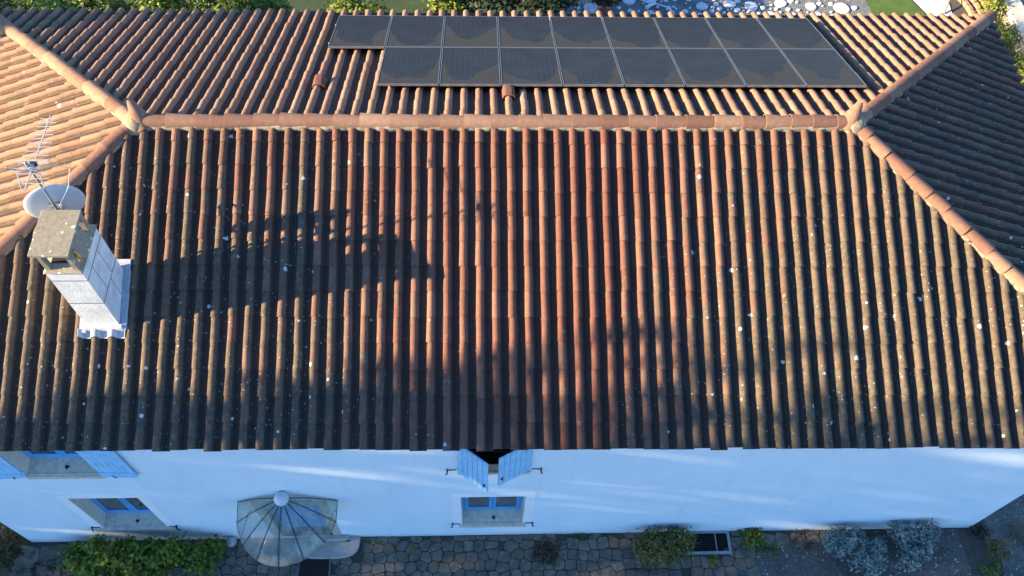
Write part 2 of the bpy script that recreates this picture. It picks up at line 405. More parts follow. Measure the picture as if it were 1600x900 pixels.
for cx_ in (AXL, AXR):
    b = MB(); b.lathe([(.205, -.08), (.20, 0), (.185, .06), (.15, .105), (.09, .135), (.02, .145), (0.001, .145)], (cx_, YR, RZ-.01), 20)
    for p in b.v: p.x += rng.normal(0, .005); p.z += rng.normal(0, .004)
    b.v = [p-ROOFL for p in b.v]; b.build('mortar_cap', M_MORTAR, roof, True)

# vent tiles on the back slope
def vent(x, y):
    z = ZE+(YB-y)*(ZR-ZE)/(YB-YR); ang = math.atan((ZR-ZE)/(YB-YR))
    M = Matrix.Translation((x, y, z+.05)) @ Matrix.Rotation(math.pi, 4, 'Z') @ Matrix.Rotation(ang, 4, 'X')
    v = []; f = []; n = 10
    for off in (0, .015):
        for yy, hh, ww in ((-.15, .125, .118), (.0, .118, .116), (.15, .070, .110)):
            for k in range(n+1):
                t = k/n*2-1; v.append(M @ Vector(((ww-off)*t, yy, (hh-off)*(1-abs(t)**5)+.0)))
    m_ = n+1
    for o_ in (0, 3*m_):
        for i in range(2):
            for k in range(n): f.append((o_+i*m_+k, o_+i*m_+k+1, o_+(i+1)*m_+k+1, o_+(i+1)*m_+k))
    for k in range(n): f.append((k, k+1, 3*m_+k+1, 3*m_+k)); f.append((2*m_+k, 2*m_+k+1, 5*m_+k+1, 5*m_+k))
    me = mesh('vent_tile', v, f, True, {'tint': [.35]*len(v), 'weather': [-.1]*len(v), 'algae': [-.2]*len(v), 'pan': [0]*len(v)}); sharp(me)
    me.transform(Matrix.Translation(-ROOFL)); link('vent_tile', me, M_TILE, roof)
vent(-2.71, 10.83); vent(.50, 10.45)

# ------------------------------------------------------------ walls with real openings
WT = .32
openings = [(-.36, .80, .78, 2.37), (-.36, .80, 3.74, 5.02), (-7.30, -6.11, 3.80, 5.02), (-7.14, -5.95, .90, 2.59), (-3.93, -2.93, .12, 2.12), (4.02, 4.92, -.5, -.05)]
wops = openings[:5]
def wall_front():
    xs = sorted({XWL, XWR, *[o[0] for o in wops], *[o[1] for o in wops]}); zs = sorted({-.3, ZE+.04, *[o[2] for o in wops], *[o[3] for o in wops]})
    b = MB()
    for i in range(len(xs)-1):
        for j in range(len(zs)-1):
            cx, cz = (xs[i]+xs[i+1])/2, (zs[j]+zs[j+1])/2
            if any(o[0] < cx < o[1] and o[2] < cz < o[3] for o in wops): continue
            for y, fl in ((YW, 0), (YW+WT, 1)):
                q = [(xs[i], y, zs[j]), (xs[i+1], y, zs[j]), (xs[i+1], y, zs[j+1]), (xs[i], y, zs[j+1])]
                b.add(q, [(0, 1, 2, 3) if not fl else (3, 2, 1, 0)])
    return b
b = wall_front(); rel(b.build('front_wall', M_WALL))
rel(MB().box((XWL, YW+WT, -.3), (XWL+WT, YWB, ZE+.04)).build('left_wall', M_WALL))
# cap the ends of the front wall
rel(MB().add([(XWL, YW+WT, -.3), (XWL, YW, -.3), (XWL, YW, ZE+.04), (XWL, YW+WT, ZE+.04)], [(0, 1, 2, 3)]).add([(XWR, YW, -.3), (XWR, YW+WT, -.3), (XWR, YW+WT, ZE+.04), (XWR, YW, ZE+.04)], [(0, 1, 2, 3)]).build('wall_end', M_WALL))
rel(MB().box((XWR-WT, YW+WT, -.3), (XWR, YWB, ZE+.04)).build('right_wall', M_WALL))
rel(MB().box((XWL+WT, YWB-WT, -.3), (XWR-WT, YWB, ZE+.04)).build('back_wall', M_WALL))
rel(MB().box((XWL+WT, YW+WT+.9, -.2), (XWR-WT, YW+WT+.95, ZE)).build('dark_backdrop', M_DARK))  # black screen behind the openings, paints the unlit rooms dark

def window(op, depth=.25, surround=True, sill=True, sx=(.0, .0), dark=False, opened=False):
    x0, x1, z0, z1 = op
    w = empty('window', ((x0+x1)/2, YW, z0)); rel(w); wl = Vector(((x0+x1)/2, YW, z0))
    def put(b, nm, mt, **k):
        b.v = [p-wl for p in b.v]; return b.build(nm, mt, w, **k)
    yf = YW+depth
    # shutter stays on the wall
    for sx_, xx in ((-1, x0-.19), (1, x1+.19)):
        b = MB(); z = z0+.04
        b.tube([(xx-sx_*.15, YW-.012, z), (xx, YW-.02, z)], .008, 6); b.tube([(xx, YW-.02, z+.05), (xx, YW-.05, z), (xx+sx_*.01, YW-.05, z-.10), (xx+sx_*.035, YW-.04, z-.13)], [.014, .012, .012, .01], 6)
        b.tube([(xx, YW, z), (xx, YW-.05, z)], .012, 6); put(b, 'shutter_stay', M_IRON)
    # reveals
    b = MB(); t = .004
    b.add([(x0+t, YW+.002, z0), (x0+t, yf, z0), (x0+t, yf, z1), (x0+t, YW+.002, z1)], [(0, 1, 2, 3)])
    b.add([(x1-t, YW+.002, z0), (x1-t, yf, z0), (x1-t, yf, z1), (x1-t, YW+.002, z1)], [(3, 2, 1, 0)])
    b.add([(x0, YW+.002, z1-t), (x1, YW+.002, z1-t), (x1, yf, z1-t), (x0, yf, z1-t)], [(0, 1, 2, 3)])
    put(b, 'reveal', M_REVEAL if not opened else M_WOOD)
    if sill:
        zs = z0; b = MB(); b.add([(x0-sx[0], YW-.045, zs-.12), (x1+sx[1], YW-.045, zs-.12), (x1+sx[1], YW-.045, zs-.02), (x0-sx[0], YW-.045, zs-.02),
            (x0-sx[0], YW, zs-.12), (x1+sx[1], YW, zs-.12), (x1+sx[1], YW, zs-.01), (x0-sx[0], YW, zs-.01)],
            [(0, 1, 2, 3), (1, 5, 6, 2), (4, 0, 3, 7), (3, 2, 6, 7), (0, 4, 5, 1)])
        dp = YW+.07 if opened else yf+.05
        b.add([(x0, YW-.001, zs-.009), (x1, YW-.001, zs-.009), (x1, dp, zs+.06), (x0, dp, zs+.06)], [(0, 1, 2, 3)])
        put(b, 'sill', M_SILL)
        if opened:
            put(MB().box((x0+.005, YW+.0705, zs-.3), (x1-.005, YW+WT+.02, zs-.02)), 'dark_infill', M_DARK)  # black block painted as the darkness inside the open window
            return w
        b = MB(); cx = (x0+x1)/2+.02; b.tube([(cx, YW+.10, zs+.015), (cx, YW+.085, zs+.05), (cx+.02, YW+.06, zs+.06)], .012, 6); b.box((cx-.025, YW+.09, zs+.012), (cx+.03, YW+.13, zs+.03)); put(b, 'shutter_catch', M_IRON)
    zf = z0+.055; fr = .055
    b = MB()
    b.box((x0, yf, zf), (x0+fr, yf+.06, z1)); b.box((x1-fr, yf, zf), (x1, yf+.06, z1)); b.box((x0+fr, yf, z1-fr), (x1-fr, yf+.06, z1)); b.box((x0+fr, yf, zf), (x1-fr, yf+.06, zf+fr))
    put(b, 'frame', M_BLUE)
    xm = (x0+x1)/2
    for a, c in ((x0+fr+.003, xm-.003), (xm+.003, x1-fr-.003)):
        b = MB(); s_ = .065; zb = zf+fr+.003; zt = z1-fr-.003; y = yf-.012
        b.box((a, y, zb), (a+s_, y+.05, zt)); b.box((c-s_, y, zb), (c, y+.05, zt)); b.box((a+s_, y, zb), (c-s_, y+.05, zb+.13)); b.box((a+s_, y, zt-s_), (c-s_, y+.05, zt))
        put(b, 'sash', M_BLUE, bevel=.004)
        b = MB().box((a+s_-.005, y+.02, zb+.125), (c-s_+.005, y+.028, zt-s_+.005)); put(b, 'pane', M_GLASS)
    if surround:
        t = .17; b = MB(); y0 = YW-.006
        b.box((x0-t, y0, z0-.01), (x0, YW+.003, z1+t)); b.box((x1, y0, z0-.01), (x1+t, YW+.003, z1+t)); b.box((x0, y0, z1), (x1, YW+.003, z1+t))
        put(b, 'surround', M_TRIM)
    return w
window(openings[0], sx=(.06, .06)); window(openings[1], sx=(.02, .02), opened=True); window(openings[2], sx=(.02, .02)); window(openings[3], sx=(.16, .10))

def shutter(hx, side, ang, z0, z1, wdt=.59, y=YW-.03, rail=True):
    """side=+1: the leaf reaches towards +x from its hinge when closed; ang: opening angle"""
    s = empty('shutter', (hx, y, z0)); rel(s); s.rotation_euler = (0, 0, (-ang if side > 0 else ang))
    n = 6; pw_ = wdt/n
    for i in range(n):
        a = side*(i*pw_+.003); c = side*((i+1)*pw_-.003)
        b = MB().box((min(a, c), -.014, 0), (max(a, c), .014, z1-z0)); b.build('board', M_BLUE2, s, bevel=.004)
    for zz in (.14, z1-z0-.16):
        b = MB(); b.box((min(0, side*wdt)+.02, .0145, zz), (max(0, side*wdt)-.02, .036, zz+.09)); b.build('batten', M_BLUE2, s, bevel=.003)
        b = MB(); b.box((min(0, side*.16), -.020, zz+.02), (max(0, side*.16), -.0145, zz+.05)); b.tube([(0, -.01, zz), (0, -.01, zz+.09)], .014, 8); b.build('hinge', M_BLUE2, s)
    b = MB(); b.tube([(side*(wdt-.06), -.03, .25), (side*(wdt-.06), -.03, .37)], .010, 6); b.box((side*(wdt-.06)-.02, -.024, .27), (side*(wdt-.06)+.02, -.0145, .31)); b.build('latch', M_IRON, s)
    return s
shutter(-.36, 1, R(37), 3.72, 5.0); shutter(.80, -1, R(27), 3.80, 5.0)
shutter(-6.11, -1, R(178), 3.74, 5.02, wdt=.57); shutter(-7.30, 1, R(178), 3.74, 5.02, wdt=.59)

# door beneath the canopy
d0 = openings[4]; door = empty('door', ((d0[0]+d0[1])/2, YW, 0)); rel(door); DL = Vector(((d0[0]+d0[1])/2, YW, 0))
def dput(b, nm, mt, **k): b.v = [p-DL for p in b.v]; return b.build(nm, mt, door, **k)
b = MB(); b.box((d0[0], YW+.16, .12), (d0[0]+.07, YW+.24, d0[3])); b.box((d0[1]-.07, YW+.16, .12), (d0[1], YW+.24, d0[3])); b.box((d0[0]+.07, YW+.16, d0[3]-.07), (d0[1]-.07, YW+.24, d0[3])); dput(b, 'frame', M_BLUE)
for i in range(6):
    wv = (d0[1]-d0[0]-.14)/6; dput(MB().box((d0[0]+.07+i*wv+.002, YW+.18, .13), (d0[0]+.07+(i+1)*wv-.002, YW+.22, d0[3]-.075)), 'board', M_BLUE, bevel=.004)
b = MB(); b.tube([(d0[1]-.14, YW+.17, 1.08), (d0[1]-.14, YW+.12, 1.08), (d0[1]-.25, YW+.12, 1.08)], .010, 8); dput(b, 'handle', M_IRON)
b = MB(); b.box((d0[0]-.17, YW-.008, 0), (d0[0], YW+.003, d0[3]+.17)); b.box((d0[1], YW-.008, 0), (d0[1]+.17, YW+.003, d0[3]+.17)); b.box((d0[0], YW-.008, d0[3]), (d0[1], YW+.003, d0[3]+.17)); dput(b, 'surround', plain('beige_stone_surround', (.46, .40, .33), .9, var=.1, bump=.2))
b = MB(); b.box((d0[0], YW+.24, 0), (d0[1], YW+.245, d0[3])); dput(b, 'backing', M_DARK)

# ------------------------------------------------------------ chimney
CT = 7.50
chim = empty('chimney', (CHX0, CHY0, 6.0)); rel(chim); CL = Vector((CHX0, CHY0, 6.0))
def cput(b, nm, mt, **k): b.v = [p-CL for p in b.v]; return b.build(nm, mt, chim, **k)
def rz(y): return ZE+(y-YE)*TS
lay = [(5.9, 6.10), (6.104, 6.693), (6.705, 7.285), (7.297, CT)]
for i, (a, c) in enumerate(lay):
    e = .0 if i else .0
    cput(MB().box((CHX0-e, CHY0-e, a), (CHX1+e, CHY1+e, c)), 'block', M_CHIM, bevel=.003)
cput(MB().box((CHX0+.014, CHY0+.014, 5.9), (CHX1-.014, CHY1-.014, CT-.02)), 'core', plain('grey_joint', (.10, .10, .10), .9))
M_JOINT = plain('dark_joint', (.09, .09, .09), .95)
for z_ in (6.699, 7.291):
    cput(MB().box((CHX0-.0015, CHY0-.0015, z_-.0075), (CHX1+.0015, CHY0+.02, z_+.0075)), 'joint', M_JOINT)
    cput(MB().box((CHX1-.02, CHY0+.0205, z_-.0075), (CHX1+.0015, CHY1, z_+.0075)), 'joint', M_JOINT)
# grooves in the shaded side: thin vertical joint strips
for (z0_, z1_, ys) in ((6.15, 6.69, (6.90,)), (6.71, 7.28, (6.72, 7.0))):
    for y_ in ys: cput(MB().box((CHX1-.004, y_-.004, z0_), (CHX1+.0015, y_+.004, z1_)), 'joint', M_JOINT)
# ledge round the foot and lead flashing dressed over the tiles
b = MB(); yb_ = CHY0-.055; zb = rz(CHY0)
b.box((CHX0-.04, CHY0-.06, zb-.05), (CHX1+.05, CHY0-.001, zb+.16)); cput(b, 'base_ledge', M_CHIM, bevel=.012)
def slope_box(x0, x1, y0, y1, h0, h1):
    return MB().add([(x0, y0, rz(y0)+h0), (x1, y0, rz(y0)+h0), (x1, y1, rz(y1)+h0), (x0, y1, rz(y1)+h0), (x0, y0, rz(y0)+h1), (x1, y0, rz(y0)+h1), (x1, y1, rz(y1)+h1), (x0, y1, rz(y1)+h1)],
        [(0, 3, 2, 1), (4, 5, 6, 7), (0, 1, 5, 4), (1, 2, 6, 5), (2, 3, 7, 6), (3, 0, 4, 7)])
cput(slope_box(CHX1+.001, CHX1+.10, CHY0-.055, CHY1+.09, -.02, .135), 'side_upstand', M_LEAD, bevel=.006)
cput(slope_box(CHX0-.10, CHX0-.001, CHY0-.10, CHY1+.05, -.02, .115), 'side_upstand', M_LEAD, bevel=.006)
cput(slope_box(CHX0-.10, CHX1+.10, CHY1+.001, CHY1+.16, -.02, .13), 'back_gutter', M_LEAD, bevel=.006)
# apron that follows the tile profile
v = []; f = []; nx = 60; xa, xb = CHX0-.12, CHX1+.08
for j, y in enumerate((CHY0-.16, CHY0-.05)):
    for i in range(nx+1):
        x = xa+(xb-xa)*i/nx; u = ((x/TW+.5) % 1-.5)*TW
        h = .070*math.sqrt(max(0, 1-(u/.070)**2))*1.0 if abs(u) < .07 else 0
        v.append((x, y, rz(y)+.062+h+(.0 if j == 0 else .004)))
f = [(i, i+1, nx+2+i, nx+1+i) for i in range(nx)]
b = MB(); b.v = [Vector(p) for p in v]; b.f = f; cput(b, 'apron_flashing', M_LEAD, smooth=True)
# cap: sloping concrete skirts, two bearers and the top slab
b = MB(); o_ = .03
b.add([(CHX0-o_, CHY0-o_, CT), (CHX1+o_, CHY0-o_, CT), (CHX1+o_, CHY1+o_, CT), (CHX0-o_, CHY1+o_, CT), (CHX0+.09, CHY0+.09, CT+.09), (CHX1-.09, CHY0+.09, CT+.09), (CHX1-.09, CHY1-.09, CT+.09), (CHX0+.09, CHY1-.09, CT+.09)],
      [(0, 1, 5, 4), (1, 2, 6, 5), (2, 3, 7, 6), (3, 0, 4, 7), (4, 5, 6, 7), (3, 2, 1, 0)])
for p in b.v: p.z += rng.normal(0, .006)
cput(b, 'cap_base', M_CONC, bevel=.01)
for x_ in (CHX0+.02, CHX1-.10):
    b = MB().add([(x_, CHY0+.02, CT+.03), (x_+.08, CHY0+.02, CT+.03), (x_+.08, CHY0+.10, CT+.03), (x_, CHY0+.10, CT+.03), (x_+.01, CHY0+.0, CT+.43), (x_+.07, CHY0+.0, CT+.43), (x_+.07, CHY0+.09, CT+.43), (x_+.01, CHY0+.09, CT+.43)],
        [(0, 3, 2, 1), (4, 5, 6, 7), (0, 1, 5, 4), (1, 2, 6, 5), (2, 3, 7, 6), (3, 0, 4, 7)]); cput(b, 'bearer', M_CONC, bevel=.006)
    b = MB().box((x_, CHY1-.14, CT+.03), (x_+.08, CHY1-.06, CT+.43)); cput(b, 'bearer', M_CONC, bevel=.006)
M_ = Matrix.Translation((CHX1-.02, 6.83, CT+.235)) @ Matrix.Rotation(R(-16), 4, 'Y')
cput(MB().box((-.018, -.19, -.19), (.018, .17, .12), M_), 'side_baffle', M_CONC, bevel=.006)
M_ = Matrix.Translation(((CHX0+CHX1)/2, 6.80, 7.955)) @ Matrix.Rotation(R(.8), 4, 'Y') @ Matrix.Rotation(R(.6), 4, 'Z')
cput(MB().box((-.262, -.375, -.025), (.262, .375, .025), M_), 'cap_slab', M_CONC, bevel=.008)
cput(MB().box((CHX0+.1, CHY0+.1, CT+.08), (CHX1-.1, CHY1-.1, CT+.105)), 'flue', M_DARK)

# ------------------------------------------------------------ TV aerial and dish
PX, PY, PZ = -5.745, 7.30, 8.80
ant = empty('tv_antenna', (PX, PY, 7.0), 'thin metal television aerial with many short rods on a grey mast by the chimney', 'antenna')
AL = Vector((PX, PY, 7.0))
def aput(b, nm, mt, **k): b.v = [p-AL for p in b.v]; return b.build(nm, mt, ant, **k)
aput(MB().tube([(PX, PY, 6.9), (PX, PY, PZ)], .018, 10), 'mast', plain('dull_grey_mast', (.22, .22, .21), .6, .3), smooth=True)
for z_ in (7.05, 7.38): aput(MB().box((PX-.04, CHY1, z_), (PX+.04, PY+.026, z_+.03)), 'bracket', M_GALV)
BX, BZ = PX+.05, PZ-.10
aput(MB().box((BX-.008, 6.93, BZ-.008), (BX+.008, 8.18, BZ+.008)), 'boom', M_ALU)
aput(MB().box((PX-.03, PY-.03, BZ-.03), (BX+.02, PY+.03, BZ+.03)), 'clamp', M_GALV)
for i in range(11):
    y_ = 7.42+.07*i; l = .17-.006*i
    aput(MB().tube([(BX-l, y_, BZ+.014), (BX+l, y_, BZ+.014)], .0055, 6), 'element', M_ALU)
for sg in (-1, 1):
    for k in range(3):
        z_ = BZ+sg*(.03+.06*k); y_ = 7.22-.03*k
        aput(MB().tube([(BX-.20, y_, z_), (BX+.20, y_, z_)], .0055, 6), 'reflector_rod', M_ALU)
    for x_ in (-.19, .10): aput(MB().tube([(BX+x_, 7.24, BZ+sg*.01), (BX+x_, 7.12, BZ+sg*.21)], .007, 6), 'reflector_arm', M_ALU)
aput(MB().tube([(BX-.2, 7.36, BZ+.02), (BX-.2, 7.36, BZ+.06), (BX+.2, 7.36, BZ+.06), (BX+.2, 7.36, BZ+.02), (BX-.2, 7.36, BZ+.02)], .007, 6), 'dipole', M_ALU)
aput(MB().box((BX-.035, 7.335, BZ-.03), (BX+.035, 7.385, BZ+.03)), 'junction_box', M_IRON)
aput(MB().tube([(BX+.03, 7.35, BZ-.02), (BX+.22, 7.42, BZ-.10), (BX+.30, 7.52, BZ-.28), (BX+.16, 7.48, BZ-.62), (PX+.03, PY+.02, BZ-.85), (PX+.025, PY+.02, 7.1)], .006, 6), 'cable', M_WHITEP)

DC = Vector((-5.87, 7.47, 7.66)); dish = empty('satellite_dish', DC, 'round pale grey satellite dish seen from behind, fixed beside the chimney', 'satellite dish')
front = Vector((-.40, 1.0, .08)).normalized(); Mr = front.to_track_quat('Z', 'Y').to_matrix().to_4x4()
b = MB(); prof = [(.001, 0), (.10, .004), (.20, .018), (.30, .042), (.36, .060), (.385, .074), (.39, .074), (.385, .064), (.36, .050), (.30, .032), (.20, .008), (.10, -.006), (.001, -.010)]
b.lathe(prof, (0, 0, 0), 40); b.v = [Mr @ p for p in b.v]; b.build('reflector', M_DISH, dish, True)
b = MB(); b.box((-.07, -.10, -.06), (.07, .10, -.010)); b.v = [Mr @ p for p in b.v]; b.build('mount_plate', M_GALV, dish)
b = MB(); b.tube([Vector((PX, PY, 7.66))-DC, Vector((PX+.0, PY, 7.82))-DC], .032, 10); b.box(Vector((PX-.03, PY, 7.70))-DC, Vector((PX+.03, PY+.12, 7.78))-DC); b.build('bracket', M_GALV, dish)
b = MB(); b.tube([Mr @ Vector((0, -.37, .06)), Mr @ Vector((0, -.25, .42))], .012, 8); b.tube([Mr @ Vector((.28, .28, .07)), Mr @ Vector((.02, -.22, .42))], .006, 6); b.build('feed_arm', M_GALV, dish)
b = MB(); b.tube([Mr @ Vector((0, -.27, .40)), Mr @ Vector((0, -.20, .44)), Mr @ Vector((0, -.14, .38))], [.028, .034, .03], 10); b.build('receiver', M_WHITEP, dish, True)

# ------------------------------------------------------------ solar panels
def panel_material():
    g = G('solar_glass'); o = g.n('ShaderNodeTexCoord').outputs['UV']; p = g.pos(); oi = g.n('ShaderNodeObjectInfo')
    xyz = g.n('ShaderNodeSeparateXYZ', i_0=o); u, v = xyz.outputs[0], xyz.outputs[1]
    # cells and busbars
    def lines(c, n, wd):
        fr = g.math('FRACT', g.math('MULTIPLY', c, n)); return g.math('LESS_THAN', g.math('ABSOLUTE', g.math('SUBTRACT', fr, .5)), wd)
    cell = g.ramp(g.noise(p, 3, 3), [(.3, (.013, .019, .032)), (.7, (.020, .028, .045))])
    c = g.mix(g.math('MULTIPLY', lines(u, 11., .03), .5), cell, (.05, .055, .065))
    c = g.mix(g.math('MULTIPLY', lines(v, 10., .02), .25), c, (.05, .055, .065))
    # dust: an uneven tide mark along the upper edge and the sides of each panel
    off = g.math('MULTIPLY', oi.outputs['Random'], 13.)
    pv = g.n('ShaderNodeVectorMath', operation='ADD', i_0=p, i_1=g.n('ShaderNodeCombineXYZ', i_0=off, i_1=off).outputs[0]).outputs[0]
    nb = g.noise(pv, 1.6, 2, .45)
    uc = g.math('ABSOLUTE', g.math('SUBTRACT', u, .5))
    d = g.math('ADD', g.math('ADD', g.math('MULTIPLY', g.math('MULTIPLY', uc, uc), 1.5), g.math('MULTIPLY', v, .9)), g.math('MULTIPLY', g.math('SUBTRACT', nb, .5), .75))
    lev = g.math('ADD', .68, g.math('MULTIPLY', oi.outputs['Random'], .22))
    dust = g.smooth(d, g.math('SUBTRACT', lev, .02), g.math('ADD', lev, .03))
    grit = g.noise(p, 25, 6, .75)
    dustc = g.ramp(grit, [(.3, (.052, .046, .035)), (.7, (.082, .073, .056))])
    c = g.mix(g.math('MULTIPLY', dust, .55), c, dustc)
    thin = g.math('MULTIPLY', g.smooth(grit, .4, .7), .12); c = g.mix(thin, c, (.04, .037, .032))
    return g.fin(c, g.math('ADD', .16, g.math('MULTIPLY', dust, .12)), Specular_IOR_Level=.02)
M_PV = panel_material(); M_PVF = plain('anodised_panel_frame', (.30, .31, .32), .45, .85, var=.05); M_PVB = plain('black_panel_back', (.015, .015, .016), .6)
tb = (ZR-ZE)/(YB-YR); ab = math.atan(tb)
PW, PH, PX0, PU0 = 1.044, 1.678, -1.704, 1.206
ordn = ['first', 'second', 'third', 'fourth', 'fifth', 'sixth', 'seventh', 'eighth', 'ninth']
gm = None
def make_panel(i, row):
    """row 0 lies next to the ridge, row 1 next to the far eave; local y runs down the slope"""
    global gm
    x = PX0+i*PW; u = PU0+row*PH; o = Vector((x, YR+u*math.cos(ab), ZR-u*math.sin(ab)+.15))
    if row == 1: lab = ('single solar panel jutting out at the left end of the far row' if i == -1 else '%s solar panel from the left in the far row of dark panels' % ordn[i+1])
    else: lab = '%s solar panel from the left in the near row beside the ridge' % ordn[i]
    s = empty('solar_panel', o, lab, 'solar panel', 'solar panels on the back slope'); s.rotation_euler = (-ab, 0, 0)
    if gm is None:
        w_, h_ = PW-.018, PH-.02; fr = .011
        me = mesh('glass', [(fr, fr, .033), (w_-fr, fr, .033), (w_-fr, h_-fr, .033), (fr, h_-fr, .033)], [(0, 1, 2, 3)])
        uv = me.uv_layers.new(name='UVMap')
        for l, c in zip(uv.data, ((0, 1), (1, 1), (1, 0), (0, 0))): l.uv = c
        b = MB(); b.box((0, 0, 0), (fr, h_, .038)); b.box((w_-fr, 0, 0), (w_, h_, .038)); b.box((fr, 0, 0), (w_-fr, fr, .038)); b.box((fr, h_-fr, 0), (w_-fr, h_, .038))
        fm = mesh('frame', b.v, b.f); bk = mesh('backsheet', [(fr, fr, .02), (w_-fr, fr, .02), (w_-fr, h_-fr, .02), (fr, h_-fr, .02)], [(3, 2, 1, 0)])
        gm = (me, fm, bk)
    link('glass', gm[0], M_PV, s); link('frame', gm[1], M_PVF, s); link('backsheet', gm[2], M_PVB, s)
for row in (0, 1):
    for i in range(-1 if row else 0, 8): make_panel(i, row)
def on_back(x, u, h): return Vector((x, YR+u*math.cos(ab), ZR-u*math.sin(ab)+h))
for j, u in enumerate((PU0+.35, PU0+PH-.35, PU0+PH+.35, PU0+2*PH-.35)):
    x0 = PX0-.05-(PW if j > 1 else 0); b = MB(); a = on_back(x0, u, .10); c = on_back(PX0+8*PW+.04, u, .10)
    b.tube([a, c], .018, 4); o = b.build('mounting_rail', M_ALU, None); o.parent = house; o.location = -HL

# ------------------------------------------------------------ door canopy: a fan of clear panes on thin ribs
M_RIB = plain('dark_blue_rib', (.03, .05, .09), .5, .3)
def acrylic():
    g = G('weathered_clear_acrylic'); p = g.pos(); n = g.noise(p, 5, 5, .6)
    tr = g.n('ShaderNodeBsdfTransparent', i_Color=(.80, .86, .84)); mx = g.n('ShaderNodeMixShader')
    g.fin(g.ramp(n, [(.3, (.46, .43, .36)), (.7, (.68, .65, .56))]), .12)
    g.put(mx.inputs[0], g.ramp(n, [(.3, .16), (.75, .42)])); g.t.links.new(tr.outputs[0], mx.inputs[1]); g.t.links.new(g.b.outputs[0], mx.inputs[2]); g.t.links.new(mx.outputs[0], g.out.inputs[0]); return g.m
M_ACR = acrylic()
rim = [(-4.295, 5.012), (-4.262, 4.638), (-4.10, 4.246), (-3.833, 3.985), (-3.45, 3.87), (-3.03, 3.98), (-2.704, 4.273), (-2.54, 4.623), (-2.545, 5.012)]
apx = Vector((-3.43, 4.93, 2.70)); CAN = Vector((-3.43, YW, 2.3))
can = empty('door_canopy', CAN, 'fan shaped clear canopy with dark ribs over the door', 'canopy')
def rimz(x, y): return 2.30
P3 = [Vector((x, y, 2.30)) for x, y in rim]
for i in range(8):
    a, c = P3[i], P3[i+1]; v = []; f = []; ns, nr = 6, 5
    cen = Vector((-3.42, 4.75, 2.30))
    for j in range(nr+1):
        for k in range(ns+1):
            e = a.lerp(c, k/ns); rr = (a-cen).length*(1-k/ns)+(c-cen).length*(k/ns)
            if 0 < i < 7: e = cen+(e-cen).normalized()*rr
            q = apx.lerp(e, .06+.94*j/nr); t = .06+.94*j/nr; q.z += .10*math.sin(math.pi*t)*.8; v.append(q-CAN)
    f = [(j*(ns+1)+k, j*(ns+1)+k+1, (j+1)*(ns+1)+k+1, (j+1)*(ns+1)+k) for j in range(nr) for k in range(ns)]
    me = mesh('pane', v, f, True); o = link('pane', me, M_ACR, can); sd = o.modifiers.new('thickness', 'SOLIDIFY'); sd.thickness = .004
for i, e in enumerate(P3):
    pts = []
    for j in range(9):
        t = .03+.97*j/8; q = apx.lerp(e, t); q.z += .10*math.sin(math.pi*t)*.8+.006; pts.append(q-CAN)
    MB().tube(pts, .0085, 6).build('rib', M_RIB, can)
b = MB(); b.tube([p-CAN for p in P3], .006, 6); b.build('rim', M_RIB, can)
b = MB(); b.lathe([(.001, .135), (.05, .128), (.085, .105), (.10, .085), (.104, .075), (.116, .06), (.128, .02), (.12, -.03), (.09, -.07), (.04, -.09), (.001, -.095)], apx-CAN+Vector((0, -.03, .06)), 24); b.build('hub', M_WHITEP, can, True)
b = MB(); b.tube([apx-CAN+Vector((0, 0, .05)), apx-CAN+Vector((.02, .09, .16))], .014, 8); b.build('wall_stud', M_ALU, can)
for x_ in (-4.18, -2.66):
    b = MB(); b.tube([Vector((x_, YW, 1.75))-CAN, Vector((x_, YW-.10, 1.95))-CAN, Vector((x_+.05*(1 if x_ < -3.4 else -1), YW-.62, 2.33))-CAN], .009, 6); b.build('stay', M_RIB, can)

# ------------------------------------------------------------ ground
def soil_mat():
    g = G('soil_and_moss'); p = g.pos(); n = g.noise(p, 1.1, 8, .7); f = g.noise(p, 22, 6, .75)
    c = g.ramp(g.math('ADD', g.math('MULTIPLY', n, .5), g.math('MULTIPLY', f, .5)), [(.32, (.045, .040, .033)), (.48, (.085, .074, .06)), (.58, (.05, .055, .03)), (.72, (.12, .105, .085))])
    g.bump(f, .8, .03); return g.fin(c, .95)
M_SOIL = soil_mat()
def gravel_mat(name, lo, hi):
    g = G(name); p = g.pos(); vo = g.n('ShaderNodeTexVoronoi', i_Vector=p, i_Scale=34.); s = g.n('ShaderNodeSeparateColor', i_0=vo.outputs['Color'])
    n = g.noise(p, 1.6, 6, .65)
    c = g.mix(s.outputs[0], lo, hi); c = g.mix(g.math('MULTIPLY', g.smooth(n, .45, .7), .6), c, tuple(v*.45 for v in lo))
    c = g.mix(g.math('GREATER_THAN', s.outputs[1], .985), c, (.42, .41, .38))
    g.bump(vo.outputs['Distance'], .7, .02); return g.fin(c, .95)
M_GRAV = gravel_mat('grey_gravel', (.085, .08, .072), (.17, .16, .145))
def sheet(name, x0, y0, x1, y1, z, mt, **kw):
    o = link(name, mesh(name, [(x0, y0, z), (x1, y0, z), (x1, y1, z), (x0, y1, z)], [(0, 1, 2, 3)]), mt); tag(o, kind='structure', **kw); return o
sheet('ground', -150, -150, 150, 250, -.03, M_SOIL)
# gravel bed by the right corner of the house
def flat_poly(name, poly, z, mt):
    o = link(name, mesh(name, [(x, y, z) for x, y in poly], [tuple(range(len(poly)))]), mt); tag(o, kind='structure'); return o
flat_poly('gravel_path', [(10.25, 3.0), (16, 3.0), (16, 9.5), (11.9, 8.2), (10.06, 5.5), (10.06, 5.03), (10.5, 4.4)], -.014, M_GRAV)
flat_poly('gravel_yard', [(5.2, 2.6), (9.9, 2.6), (9.75, 5.0), (6.0, 4.72), (5.1, 4.45)], -.003, gravel_mat('brown_gravel', (.075, .068, .06), (.14, .125, .105)))

